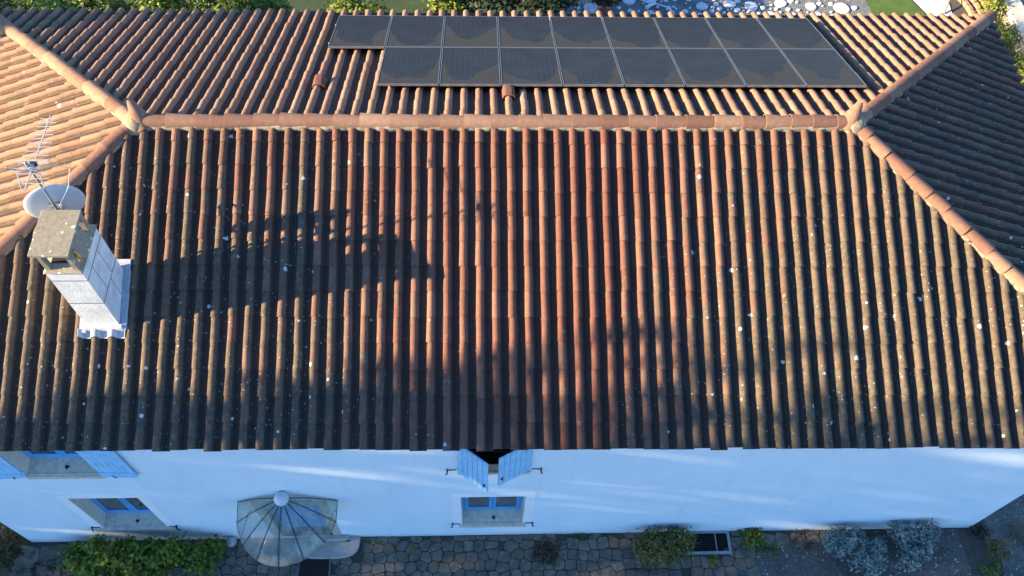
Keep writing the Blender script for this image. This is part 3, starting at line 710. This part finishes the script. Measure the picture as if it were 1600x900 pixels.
# irregular stone paving: Voronoi cells on a jittered grid
def stone_mat():
    g = G('paving_stone'); p = g.pos(); oi = g.attr('tint'); n = g.noise(p, 6, 7, .7); f = g.noise(p, 45, 5, .75)
    c = g.ramp(oi, [(0, (.135, .105, .076)), (.4, (.175, .138, .10)), (.75, (.20, .162, .12)), (1, (.155, .13, .10))])
    c = g.mix(g.math('MULTIPLY', g.smooth(n, .42, .66), .75), c, (.042, .042, .036)); c = g.mix(g.math('MULTIPLY', g.smooth(f, .56, .72), .6), c, (.24, .23, .21)); c = g.mix(g.math('MULTIPLY', g.smooth(g.noise(p, 2.2, 5), .52, .66), .55), c, (.045, .05, .03))
    g.bump(g.math('ADD', f, n), .5, .012); return g.fin(c, .85)
M_STONE = stone_mat()
def voronoi_cells(x0, x1, y0, y1, sx, sy, jit, seed, gap=.006, drop=0.):
    r_ = np.random.default_rng(seed); nx = int((x1-x0)/sx)+1; ny = int((y1-y0)/sy)+1; S = {}
    for i in range(-2, nx+2):
        for j in range(-2, ny+2): 
                if r_.uniform() < drop: continue
                S[i, j] = np.array([x0+(i+.5+(.5 if j % 2 else 0)*.4+r_.uniform(-jit, jit))*sx, y0+(j+.5+r_.uniform(-jit, jit))*sy])
    out = []
    for (i, j), c in S.items():
        if not (0 <= i < nx and 0 <= j < ny): continue
        poly = [c+np.array(d)*np.array([.70*sx, .62*sy])*(1+.5*(drop == 0)) for d in ((-1, -1), (1, -1), (1, 1), (-1, 1))]
        for di in range(-2, 3):
            for dj in range(-2, 3):
                if (di or dj) and (i+di, j+dj) in S:
                    o = S[i+di, j+dj]; d = o-c; L = np.linalg.norm(d); n = -d/L; p = c+d/2+n*gap
                    q = []
                    for k in range(len(poly)):
                        a, b_ = poly[k], poly[(k+1) % len(poly)]; da = (a-p)@n; db = (b_-p)@n
                        if da >= 0: q.append(a)
                        if (da >= 0) != (db >= 0): q.append(a+(b_-a)*(da/(da-db)))
                    poly = q
                    if len(poly) < 3: break
        if len(poly) >= 3: out.append(poly)
    return out
def round_poly(poly, k=.2):
    out = []
    for i in range(len(poly)):
        a, b_ = poly[i], poly[(i+1) % len(poly)]; out += [a+(b_-a)*k, b_+(a-b_)*k]
    return out
def stone_geo(poly, z, h, r_):
    c = sum(poly)/len(poly); top = [c+(p-c)*.93 for p in poly]; n = len(poly); t1, t2 = r_.normal(0, .012), r_.normal(0, .012)
    v = [(p[0], p[1], z-.03) for p in poly]+[(p[0], p[1], z+h*.6+(p-c)@np.array([t1, t2])) for p in poly]+[(p[0], p[1], z+h+(p-c)@np.array([t1, t2])) for p in top]
    f = [(i, (i+1) % n, n+(i+1) % n, n+i) for i in range(n)]+[(n+i, n+(i+1) % n, 2*n+(i+1) % n, 2*n+i) for i in range(n)]+[tuple(range(2*n, 3*n))]
    return v, f, c
pave = empty('paving', (0, 4.2, 0)); tag(pave, kind='structure'); PL = Vector((0, 4.2, 0))
base = link('joint_bed', mesh('joint_bed', [(-9.3, 2.2, -.012), (9.95, 2.2, -.012), (9.95, YW, -.012), (-9.3, YW, -.012)], [(0, 1, 2, 3)]), M_SOIL, pave, -PL)
cells = [(p, 0) for p in voronoi_cells(-6.2, 5.3, 2.3, 5.02, .225, .20, .24, 3, .006, .03)]+[(p, 1) for p in voronoi_cells(-9.2, -6.3, 2.4, 5.02, .52, .42, .2, 5)]+[(p, 0) for p in voronoi_cells(5.35, 7.2, 4.70, 5.02, .30, .26, .2, 9)]
r9 = np.random.default_rng(11); geo = []
for p, kd in cells:
    q = []
    for pt in p: q.append(np.array([pt[0], min(pt[1], YW-.012)]))
    c = sum(q)/len(q)
    if c[1] > YW-.05: continue
    if 4.05 < c[0] < 4.98 and c[1] > 4.55: continue         # light well
    if -3.62 < c[0] < -2.93 and c[1] < 4.62 and c[1] > 3.4: continue
    if -3.7 < c[0] < -2.42 and c[1] > 4.62: continue         # door step
    v, f, c = stone_geo(round_poly(q, .12), 0, .012+abs(r9.normal(0, .006)), r9); t_ = r9.uniform(0, 1)
    geo.append((v, f, c, t_))
vis = sorted(range(len(geo)), key=lambda i: -(geo[i][2][1]))
vis = [i for i in vis if geo[i][2][1] > 3.95][:300]; vset = set(vis); rv = []; rf = []; rtint = []
for i, (v, f, c, t_) in enumerate(geo):
    if i in vset:
        me = mesh('paving_stone', [(a[0]-c[0], a[1]-c[1], a[2]) for a in v], f, False, {'tint': [t_]*len(v)}); link('paving_stone', me, M_STONE, pave, Vector((c[0], c[1], 0))-PL)
    else:
        k = len(rv); rv += [(a[0]-PL.x, a[1]-PL.y, a[2]) for a in v]; rf += [tuple(q+k for q in t) for t in f]; rtint += [t_]*len(v)
tag(link('paving_stones', mesh('paving_stones', rv, rf, False, {'tint': rtint}), M_STONE, pave), kind='stuff')

# door step, mat, garden lamp, light well
M_STEP = plain('beige_stone_step', (.40, .36, .31), .85, var=.1, sc=8, bump=.2)
st = empty('door_step', (-3.05, YW, 0), 'beige rounded stone door step beside the canopy', 'step')
def half_round(cx, hw, dep, n=18): return [(cx+hw*math.copysign(abs(math.cos(t))**.6, math.cos(t)), YW-.004-dep*math.sin(t)**.6) for t in (math.pi*k/n for k in range(n+1))][::-1]
SL = Vector((-3.05, YW, 0)); b = MB().prism(half_round(-3.05, .64, .43), -.02, .10); b.v = [p-SL for p in b.v]; b.build('slab', M_STEP, st, bevel=.008)
b = MB(); b.box((-3.60, YW-.10, .1005), (-2.62, YW-.004, .20)); b.v = [p-SL for p in b.v]; b.build('threshold', M_STEP, st, bevel=.006)
b = MB(); b.add([(-2.68, 4.90, .104), (-2.60, 4.90, .104), (-2.64, 4.93, .18), (-2.64, 4.97, .104)], [(0, 1, 2), (1, 3, 2), (3, 0, 2)]); b.v = [p-SL for p in b.v]; b.build('door_stop', M_IRON, st)
M_MAT = plain('black_coir_mat', (.012, .010, .009), .95, var=.4, sc=60, bump=.6)
mt_ = empty('door_mat', (-3.28, 4.2, .03), 'black rectangular mat on the paving in front of the step', 'mat'); ML = Vector((-3.28, 4.2, .03))
b = MB(); b.box((-3.56, 3.55, -.005), (-2.99, 4.575, .035)); b.v = [p-ML for p in b.v]; b.build('pile', M_MAT, mt_, bevel=.006)
b = MB(); b.box((-3.605, 3.53, -.008), (-3.563, 4.59, .030)); b.box((-2.987, 3.53, -.008), (-2.955, 4.585, .030)); b.v = [p-ML for p in b.v]; b.build('edging', plain('grey_rubber', (.12, .125, .13), .7), mt_)
lamp = empty('garden_lamp', (-4.92, 4.92, 0), 'small dusty glass globe lamp at the foot of the wall left of the canopy', 'lamp')
b = MB(); b.lathe([(.001, .27), (.05, .26), (.09, .225), (.108, .17), (.10, .11), (.07, .075), (.05, .06)], (0, 0, 0), 20); b.build('globe', plain('frosted_globe', (.36, .36, .37), .25, var=.3, sc=14), lamp, True)
b = MB(); b.lathe([(.052, .07), (.055, .02), (.07, .0), (.001, 0)], (0, 0, 0), 16); b.build('foot', M_IRON, lamp, True)
lw = empty('light_well_grate', (4.5, 4.75, 0), 'dark barred grate in a pale frame over a basement light well', 'grate'); WL_ = Vector((4.5, 4.75, 0))
def lput(b, nm, mt, **k): b.v = [p-WL_ for p in b.v]; return b.build(nm, mt, lw, **k)
b = MB(); b.box((4.02, 4.56, -.02), (5.02, 4.61, .045)); b.box((4.97, 4.612, -.02), (5.02, YW-.004, .045)); b.box((4.02, 4.612, -.02), (4.07, YW-.004, .045)); b.box((4.072, YW-.045, -.02), (4.968, YW-.004, .045)); lput(b, 'frame', plain('pale_concrete_frame', (.30, .31, .32), .8, bump=.2))
lput(MB().box((4.07, 4.61, -.006), (4.97, YW-.045, -.002)), 'pit', M_DARK)  # thin black sheet painted as the darkness down in the well
for i in range(7): lput(MB().box((4.07, 4.645+i*.05, .012), (4.72, 4.653+i*.05, .03)), 'bar', M_IRON)
for i in range(5): lput(MB().box((4.735+i*.05, 4.612, .012), (4.742+i*.05, YW-.046, .03)), 'bar', M_IRON)
lput(MB().box((4.722, 4.612, .006), (4.734, YW-.046, .04)), 'divider', M_ALU)

# ------------------------------------------------------------ plants
def leaf_mat(name, stops, rough=.55, trans=.25):
    g = G(name); t = g.attr('lv'); c = g.ramp(t, stops)
    g.fin(c, rough, Specular_IOR_Level=.3); tl = g.n('ShaderNodeBsdfTranslucent', i_Color=c); mx = g.n('ShaderNodeMixShader', i_0=trans)
    g.t.links.new(g.b.outputs[0], mx.inputs[1]); g.t.links.new(tl.outputs[0], mx.inputs[2]); g.t.links.new(mx.outputs[0], g.out.inputs[0]); return g.m
L_GREEN = leaf_mat('broad_green_leaf', [(0, (.028, .05, .008)), (.45, (.10, .155, .016)), (.8, (.22, .26, .022)), (1, (.34, .34, .03))])
L_OLIVE = leaf_mat('olive_brown_leaf', [(0, (.03, .038, .012)), (.45, (.11, .115, .030)), (.75, (.22, .18, .045)), (1, (.38, .23, .06))])
L_SILV = leaf_mat('silver_blue_leaf', [(0, (.075, .105, .10)), (.5, (.20, .255, .235)), (.85, (.32, .38, .345)), (1, (.42, .47, .43))])
L_YELL = leaf_mat('yellow_green_leaf', [(0, (.04, .065, .012)), (.4, (.12, .16, .02)), (.75, (.25, .27, .03)), (1, (.42, .34, .04))])
L_DARK = leaf_mat('dark_evergreen_leaf', [(0, (.006, .012, .005)), (.5, (.016, .030, .010)), (1, (.045, .065, .018))])
L_DRY = leaf_mat('dry_brown_leaf', [(0, (.03, .022, .016)), (.5, (.065, .048, .032)), (1, (.12, .09, .055))])
M_BARK = plain('bark', (.09, .07, .05), .95, var=.3, sc=8, bump=.5)
def leaves(P, N, size, r_, asp=.55, lv=None, fold=.25):
    """diamond leaves at points P facing about N"""
    n = len(P); T = r_.normal(size=(n, 3)); T -= (T*N).sum(1)[:, None]*N; T /= np.linalg.norm(T, axis=1)[:, None]+1e-9
    B = np.cross(N, T); s = (size*r_.uniform(.6, 1.25, n))[:, None]
    v = np.stack([P-T*s*.5, P+B*s*asp*.5-N*s*fold*.2+T*s*.05, P+T*s*.5-N*s*fold*.5, P-B*s*asp*.5-N*s*fold*.2+T*s*.05], 1).reshape(-1, 3)
    f = [(4*i, 4*i+1, 4*i+2, 4*i+3) for i in range(n)]
    lv = r_.uniform(0, 1, n) if lv is None else lv
    return v, f, np.repeat(lv, 4)
def crown_points(r_, lobes, n, clump=.16, per=14):
    """lobes: list of (centre, radii). clumps over the lobes' outer shell, leaves round each clump"""
    P = []; N = []; LV = []; k = max(1, n//per); wts = np.array([a[1][0]*a[1][2] for a in lobes]); wts = wts/wts.sum()
    ids = r_.choice(len(lobes), k, p=wts)
    for i in ids:
        c, rd = map(np.array, lobes[i]); d = r_.normal(size=3); d /= np.linalg.norm(d); 
        if d[2] < -.3: d[2] *= -.6
        rr = 1-abs(r_.normal(0, .20)); q = c+d*rd*rr; tone = r_.uniform(-.22, .22)+.18*(rr-.8)
        pts = q+r_.normal(0, clump, (per, 3)); P.append(pts); nn = d*.7+np.array([0, 0, .45])+r_.normal(0, .45, (per, 3)); N.append(nn/np.linalg.norm(nn, axis=1)[:, None]); LV.append(np.clip(.45+tone+r_.normal(0, .18, per), 0, 1))
    return np.concatenate(P), np.concatenate(N), np.concatenate(LV)
def plant(name, loc, label, cat, lobes, n, size, mt, seed, asp=.55, clump=.10, stem=.02, group=None, part='foliage', zmin=.01):
    r_ = np.random.default_rng(seed); e = empty(name, loc, label, cat, group)
    P, N, lv = crown_points(r_, lobes, n, clump); P[:, 2] = np.maximum(P[:, 2], zmin+r_.uniform(0, .03, len(P)))
    v, f, a = leaves(P, N, size, r_, asp, lv); link(part, mesh(part, v, f, False, {'lv': a}), mt, e)
    b = MB()
    for c, rd in lobes:
        for _ in range(3):
            t = Vector(c)+Vector((r_.normal(0, .5)*rd[0], r_.normal(0, .5)*rd[1], .3*rd[2])); b.tube([(c[0]*.3+r_.normal(0, .03), c[1]*.3+r_.normal(0, .03), -.05), (c[0]*.7, c[1]*.7, c[2]*.55), t], [stem, stem*.7, stem*.3], 5)
    b.build('stem', M_BARK, e); return e
plant('shrub', (-6.55, 4.52, 0), 'low spreading leafy green shrub under the lower left window', 'shrub',
      [((-1.28, .14, .20), (.30, .22, .24)), ((-1.02, -.02, .30), (.26, .26, .28)), ((-.70, .10, .52), (.34, .26, .38)), ((-.62, -.20, .34), (.34, .26, .30)), ((-.18, .04, .66), (.36, .28, .40)), ((-.05, -.26, .42), (.36, .26, .34)), ((.36, .06, .58), (.34, .26, .42)), ((.42, -.16, .36), (.30, .24, .28)),
       ((.78, .12, .62), (.26, .22, .36)), ((1.05, .06, .40), (.28, .24, .32)), ((1.38, .16, .28), (.24, .2, .26)), ((1.12, -.12, .2), (.22, .2, .2))], 4600, .085, L_GREEN, 21, .85, .055)
plant('bush', (3.60, 4.63, 0), 'rounded olive and brown leaved bush beside the basement grate', 'bush',
      [((-.08, 0, .34), (.50, .34, .36)), ((.28, .06, .38), (.34, .28, .34)), ((-.32, -.06, .26), (.30, .26, .28))], 2900, .075, L_OLIVE, 22, .5, .055)
plant('silver_bush', (7.38, 4.50, 0), 'larger silvery blue bush, the left of the pair by the wall', 'bush',
      [((-.12, .12, .38), (.44, .30, .34)), ((.22, -.16, .30), (.40, .32, .32)), ((-.30, .20, .34), (.28, .22, .26)), ((.42, .12, .34), (.2, .2, .22))], 2600, .075, L_SILV, 23, .55, .045)
plant('silver_bush', (8.50, 4.60, 0), 'smaller silvery blue bush nearest the right corner of the wall', 'bush',
      [((-.16, .20, .50), (.24, .20, .26)), ((.12, -.06, .36), (.32, .26, .30)), ((.34, .20, .46), (.26, .20, .28)), ((-.05, -.26, .22), (.26, .2, .22))], 2100, .072, L_SILV, 24, .55, .045)
plant('round_bush', (10.36, 4.52, 0), 'small tight round pale green bush past the house corner', 'bush', [((0, 0, .18), (.23, .21, .22))], 900, .045, L_OLIVE, 25, .5, .03)
def weed(loc, rad, h, n, mt, seed, label, size=.05, cat='weed', name='weed', group=None):
    return plant(name, loc, label, cat, [((0, 0, h*.5), (rad, rad*.8, h*.55))], n, size, mt, seed, .45, .035, .005, group)
weed((1.30, 4.66, 0), .30, .16, 600, L_DRY, 31, 'dead brown weed clump on the paving below the centre window', .06)
weed((5.42, 4.86, 0), .26, .28, 420, L_GREEN, 32, 'green leafy plant in the gap right of the grate', .08, 'plant', 'leafy_plant')
weed((5.80, 4.62, 0), .22, .10, 200, L_GREEN, 33, 'low weed with tiny white flowers in the gravel gap', .045)
weed((4.62, 4.42, 0), .10, .14, 90, L_GREEN, 34, 'small green weed in front of the grate frame', .06)
weed((6.5, 4.78, 0), .32, .10, 260, L_DRY, 35, 'dry straw coloured tuft by the larger silver bush', .05)
for i, (x, y, rr, n, lab) in enumerate([(-1.33, 4.78, .10, 70, 'largest green tuft on the paving between canopy and centre window'), (-.95, 4.86, .07, 40, 'small green tuft on the paving just left of the centre window'),
        (-1.48, 4.62, .07, 40, 'small green tuft nearer the camera than the largest tuft right of the canopy'), (-.62, 4.88, .08, 40, 'green tuft at the wall foot under the left edge of the centre window'), (1.98, 4.96, .13, 110, 'wide green tuft at the wall foot right of the centre window'),
        (1.60, 4.80, .07, 40, 'small green tuft just right of the dead brown weed'), (1.36, 4.45, .08, 40, 'small green tuft in front of the dead brown weed'), (-2.05, 4.90, .06, 36, 'tiny green tuft beside the rounded door step'), (2.55, 4.85, .05, 30, 'tiny green tuft left of the olive and brown bush')]):
    weed((x, y, 0), rr, .05, n, L_GREEN, 40+i, lab, .04, group='weed tufts in the paving')
weed((-9.75, 5.05, 0), .95, .26, 4200, L_DARK, 50, 'dark mossy ground plant beyond the left house corner', .06, 'plant', 'ground_plant')
weed((-8.4, 4.15, 0), .7, .10, 700, L_DARK, 51, 'dark low weeds over the slabs in the bottom left corner', .05)
weed((10.2, 4.95, 0), .22, .14, 300, L_DARK, 52, 'dark weeds at the foot of the right house corner', .06)
weed((10.15, 4.2, 0), .24, .14, 260, L_YELL, 53, 'yellowish weeds below the small round bush', .06)
weed((10.9, 4.85, 0), .30, .08, 200, L_OLIVE, 54, 'sparse olive weeds in the gravel right of the round bush', .05)
# fallen petals
r_ = np.random.default_rng(60); P = np.column_stack([r_.uniform(5.2, 9.6, 70), r_.uniform(3.9, 4.7, 70), np.full(70, .006)]); N = np.tile([0, 0, 1.], (70, 1))
v, f, a = leaves(P, N, .022, r_, .9); tag(link('fallen_petals', mesh('fallen_petals', v, f), plain('white_petal', (.62, .62, .58), .8)), label='scattered pale petals on the gravel', kind='stuff')

# ------------------------------------------------------------ garden behind the house
def grass_mat(name, k):
    g = G(name); p = g.pos(); n = g.noise(p, 1.5, 6, .7); f = g.noise(g.scale(p, (1, 3, 1)), 30, 5, .8)
    c = g.ramp(g.math('ADD', g.math('MULTIPLY', n, .5), g.math('MULTIPLY', f, .5)), [(.35, (.022*k, .045*k, .008)), (.55, (.05*k, .09*k, .014)), (.7, (.095*k, .135*k, .025))])
    g.bump(f, 1., .05); return g.fin(c, .9)
M_GRASS = grass_mat('shade_toned_lawn_grass', .75); M_GRASS2 = grass_mat('sun_toned_lawn_grass', 1.7)  # main lawn toned down for its shadows, side lawn brightened as sunlit
flat_poly('lawn', [(-40, 15.2), (2.4, 15.2), (2.75, 40), (-40, 40)], -.012, M_GRASS)
flat_poly('side_lawn', [(11.2, 15.0), (13.0, 15.0), (13.55, 20.4), (12.9, 21.9), (11.5, 21.9), (11.9, 20.3)], -.010, M_GRASS2)
M_PAT = gravel_mat('fine_grey_gravel', (.11, .11, .11), (.20, .20, .195))
pat = empty('patio', (7, 19, 0)); tag(pat, kind='structure'); PT = Vector((7, 19, 0))
link('gravel_bed', mesh('gravel_bed', [(2.5, 15.2, -.008), (11.2, 15.2, -.008), (11.9, 20.3, -.008), (11.4, 24, -.008), (2.7, 24, -.008)], [(0, 1, 2, 3, 4)]), M_PAT, pat, -PT)
M_PEB = plain('pale_patio_stone', (.54, .54, .52), .7, var=.08, sc=6, bump=.1)
r_ = np.random.default_rng(71); placed = []
for tries in range(1500):
    big = tries < 420; rr = r_.uniform(.17, .27) if big else (r_.uniform(.05, .11) if tries < 950 else r_.uniform(.025, .05)); x, y = r_.uniform(2.8, 11.4), r_.uniform(18.9, 22.6)
    if all((x-a)**2+(y-c)**2 > (rr+q+.02+.22*(big and q > .15))**2 for a, c, q in placed): placed.append((x, y, rr))
placed.sort(key=lambda t: (-(t[2] > .12), abs(t[1]-20.8)))
rest = MB()
for k, (x, y, rr) in enumerate(placed):
    n = 14 if rr > .12 else 8; ph = r_.uniform(0, 6); e2 = r_.uniform(.08, .16)
    def ring(s, z): return [(x+s*rr*math.cos(t)*(1+e2*math.sin(2*t+ph)*.8), y+s*rr*math.sin(t)*(1+e2*math.cos(3*t+ph)*.5), z) for t in (2*math.pi*i/n for i in range(n))]
    v = ring(1, -.02)+ring(1, .012)+ring(.9, .024); f = [(i, (i+1) % n, n+(i+1) % n, n+i) for i in range(n)]+[(n+i, n+(i+1) % n, 2*n+(i+1) % n, 2*n+i) for i in range(n)]+[tuple(range(2*n, 3*n))]
    if k < 300: link('round_stone', mesh('round_stone', [(a-x, c-y, d) for a, c, d in v], f), M_PEB, pat, Vector((x, y, 0))-PT)
    else: rest.add(v, f)
if rest.v:
    rest.v = [p-PT for p in rest.v]; tag(rest.build('round_stones', M_PEB, pat), kind='stuff')
flat_poly('concrete_path', [(13.05, 15), (14.2, 15), (14.30, 20.4), (14.45, 22.5), (13.0, 22.5), (13.25, 21.2), (13.58, 20.4)], -.006, plain('pale_concrete_path', (.62, .60, .54), .85, var=.06, sc=4, bump=.15))
bh = empty('wooden_stake', (14.05, 20.55, 0), 'thin leaning wooden stake on the pale path', 'stake')
MB().tube([(0, 0, 0), (.25, .5, .25)], .025, 6).build('shaft', plain('grey_wood', (.22, .19, .15), .9), bh); MB().tube([(.25, .5, .25), (.27, .54, .27)], [.025, .005], 6).build('tip', M_WOOD, bh)
ed = empty('curved_edging', (14.9, 20.6, 0), 'curved rows of warm brown terracotta edging', 'edging')
M_ED = plain('warm_terracotta_edging', (.38, .23, .13), .85, var=.15, sc=9, bump=.3)
for k, rr in enumerate((.75, 1.0, 1.25)):
    for i in range(9):
        a0 = R(-40+i*11); a1 = R(-40+i*11+10.2); c = (-.85, -.05)
        q = [(c[0]+(rr+d)*math.cos(t), c[1]+(rr+d)*1.4*math.sin(t)) for d, ts_ in ((0, (a0, (a0+a1)/2, a1)), (.13, (a1, (a0+a1)/2, a0))) for t in ts_]
        MB().prism(q, -.02, .12+.02*k).build('edging_block', M_ED, ed, bevel=.01)
# low wall on the right and the road-side gravel beyond
lwall = empty('garden_wall', (16.2, 20, 0), 'low beige rendered garden wall along the right boundary', 'wall'); GL = Vector((16.2, 20, 0))
M_GW = plain('beige_render', (.50, .42, .30), .9, var=.14, sc=5, bump=.3)
def strip(pts, wd, z0, z1):
    b = MB()
    for (a, c) in zip(pts[:-1], pts[1:]):
        a = Vector((*a, 0)); c = Vector((*c, 0)); d = (c-a).normalized(); s_ = Vector((d.y, -d.x, 0))*wd
        b.prism([(p.x-GL.x, p.y-GL.y) for p in (a, c, c+s_, a+s_)][::-1], z0, z1)
    return b
strip([(15.62, 22.8), (15.72, 19.9), (15.78, 17.0), (15.9, 11)], -.42, -.05, .45).build('body', M_GW, lwall)
strip([(15.58, 22.83), (15.68, 19.9), (15.74, 17.0), (15.86, 11)], -.50, .4505, .50).build('coping', plain('pale_coping', (.55, .48, .36), .9, var=.12, sc=5, bump=.25), lwall, bevel=.01)
flat_poly('roadside', [(16.3, 8), (40, 8), (40, 40), (16.0, 40)], -.004, gravel_mat('warm_gravel', (.20, .17, .13), (.30, .25, .20)))
def gplant(name, x, y, label, lobes, n, size, mt, seed, cat='shrub', **k): return plant(name, (x, y, 0), label, cat, lobes, n, size, mt, seed, .6, .10, .03, **k)
gplant('climbing_plant', 15.25, 19.3, 'bright yellow green plants between the house and the garden wall', [((0, 0, .3), (.28, .5, .35)), ((.1, -1.2, .3), (.25, .6, .35)), ((.15, -2.3, .35), (.25, .5, .35)), ((.2, -3.4, .3), (.22, .5, .3)), ((.1, 1.3, .35), (.3, .5, .4))], 3000, .09, L_YELL, 81)
bx = [(-13.4, 18.6, 'dark shaded shrub in the far left corner of the garden', [((0, 0, 1.2), (1.0, .9, 1.3))], L_DARK),
      (-11.7, 18.7, 'leafy green shrub second from the left behind the roof', [((0, 0, 1.0), (1.1, .8, 1.0)), ((.5, .3, .8), (.8, .6, .8))], L_GREEN),
      (-10.2, 18.9, 'yellow green shrub flecked with yellow at far left', [((0, 0, .9), (.9, .7, .9)), ((-.4, .3, 1.1), (.6, .5, .6))], L_YELL),
      (-8.7, 19.1, 'tall upright green shrub with narrow leaves behind the roof', [((0, 0, 1.0), (.9, .7, 1.1)), ((.6, -.2, .7), (.6, .5, .7))], L_GREEN),
      (-7.2, 19.2, 'dense yellow shrub behind the far eave', [((0, 0, .85), (.95, .7, .9)), ((.5, .2, 1.0), (.6, .5, .5))], L_YELL),
      (-5.9, 19.6, 'low green shrub at the edge of the back lawn', [((0, 0, .5), (.6, .6, .55))], L_GREEN),
      (-3.3, 19.0, 'light yellow green feathery shrub alone on the lawn', [((0, 0, .8), (1.0, .7, .85)), ((-.3, .2, 1.0), (.5, .5, .5))], L_YELL),
      (-.95, 19.4, 'small pale green shrub beside dark evergreens', [((0, 0, .7), (.42, .4, .8))], L_YELL),
      (.35, 19.9, 'dark evergreen shrub left of the patio', [((0, 0, 1.0), (1.0, .8, 1.1))], L_DARK),
      (1.75, 20.0, 'taller dark evergreen at the edge of the patio', [((0, 0, 1.1), (1.0, .9, 1.25))], L_DARK)]
for i, (x, y, lab, lb, mt) in enumerate(bx): gplant('garden_shrub', x, y, lab, lb, 3000, .13, mt, 90+i, group='shrubs along the back lawn')
# potted plant on the patio, hose
pp = empty('potted_plant', (3.72, 20.5, 0), 'dark leaved plant in terracotta pot on the round stone patio', 'potted plant')
b = MB(); b.lathe([(.001, .02), (.16, .02), (.22, .34), (.25, .36), (.25, .42), (.21, .42), (.19, .33), (.001, .33)], (0, 0, 0), 20); b.build('pot', plain('red_clay_pot', (.33, .13, .09), .8), pp, True)
r_ = np.random.default_rng(101); P, N, lv = crown_points(r_, [((0, 0, .62), (.40, .36, .32))], 800, .07); v, f, a = leaves(P, N, .11, r_, .6, lv); link('foliage', mesh('foliage', v, f, False, {'lv': a}), L_DARK, pp)
hz_ = empty('hose', (5.2, 20.7, 0), 'white hose looped across the stone patio', 'hose'); HZ = Vector((5.2, 20.7, 0))
pts = [(4.55, 21.6), (4.75, 21.15), (5.05, 20.9), (5.35, 20.85), (5.6, 20.72), (5.75, 20.55), (5.85, 20.2), (6.2, 19.6)]
MB().tube([Vector((x, y, .045))-HZ for x, y in pts], .026, 8).build('tube', M_WHITEP, hz_, True)
MB().tube([Vector((5.0, 20.62, .05))-HZ, Vector((5.1, 20.75, .06))-HZ, Vector((5.32, 20.86, .05))-HZ], [.055, .05, .03], 8).build('nozzle', M_WHITEP, hz_, True)

# ------------------------------------------------------------ trees left of the frame that shade the wall and the lower roof
ca, sa = math.cos(SUN_AZ), math.sin(SUN_AZ)
def cl(c, l): return (l*ca-c*sa, l*sa+c*ca)          # c: across the light, l: along it
def tree(name, c, l, label, top, ztop_c, zlow, n, size, seed, trunk_r=.3, depth=2.6):
    """ztop_c: list of (c offset, crown top); leaves fill the crown under that outline"""
    r_ = np.random.default_rng(seed); x, y = cl(c, l); e = empty(name, (x, y, 0), label, 'tree')
    cs = np.array([q[0] for q in ztop_c]); zs = np.array([q[1] for q in ztop_c]); W = cs.max()-cs.min()
    cc = r_.uniform(cs.min(), cs.max(), n); zt = np.interp(cc, cs, zs); u = r_.uniform(0, 1, n)
    lo = zlow+(zs.max()-zlow)*.10*(2*(cc-cs.mean())/W)**2; keep = zt > lo; cc, zt, u, lo = cc[keep], zt[keep], u[keep], lo[keep]
    zz = lo+(zt-lo)*u; hole = np.sin(cc*3.1+seed)*np.sin(zz*1.9+.7*seed)+.6*np.sin(cc*5.7+zz*2.3)
    keep = r_.uniform(0, 1, len(cc)) < np.clip((zt-zz)/2.6+.10-.30*(hole > .45)*((zt-zz) < 3.2), 0, 1); cc, zz = cc[keep], zz[keep]
    dl = r_.normal(0, depth*.5, len(cc))*np.sqrt(np.maximum(.05, 1-(2*(cc-cs.mean())/W)**2))
    k = r_.normal(0, .12, (len(cc), 3)); P = np.column_stack([dl*ca-cc*sa, dl*sa+cc*ca, zz])+k
    N = r_.normal(size=(len(cc), 3)); N /= np.linalg.norm(N, axis=1)[:, None]
    v, f, a = leaves(P, N, size, r_, .75); link('crown', mesh('crown', v, f, False, {'lv': a}), L_GREEN, e)
    b = MB(); b.tube([(0, 0, -.1), (.05, .03, zlow), (.1, 0, (zlow+top)*.5), (0, 0, top*.9)], [trunk_r, trunk_r*.75, trunk_r*.45, .04], 10)
    for i in range(14):
        zz_ = zlow+(top-zlow)*i/16; a_ = i*2.4; L = W*.42*(1-i/20); b.tube([(.05, 0, zz_), (L*.5*math.cos(a_), L*.5*math.sin(a_), zz_+.5), (L*math.cos(a_), L*math.sin(a_), zz_+1.3)], [trunk_r*.35, trunk_r*.22, .03], 6)
    b.build('trunk', M_BARK, e); return e
tree('plane_tree', 2.7, -28, 'tall broad tree left of the house that shades its front wall', 19, [(-3.6, 12), (-2.9, 15.8), (-2, 17.4), (-.6, 18.6), (.6, 18.7), (1.4, 18.1), (2.3, 17.5), (2.8, 17.1), (3.1, 16.8), (3.25, 16.0), (3.47, 14.6), (3.8, 12.5)], 4.0, 9800, .46, 201)
tree('cypress_tree', 16.4, -24, 'slim tree left of the house that shades the far eave', 15, [(-2.3, 11.8), (-1.5, 14.5), (-.5, 16.5), (.3, 17), (1.2, 14.5), (1.9, 10)], 1.5, 4500, .42, 202)
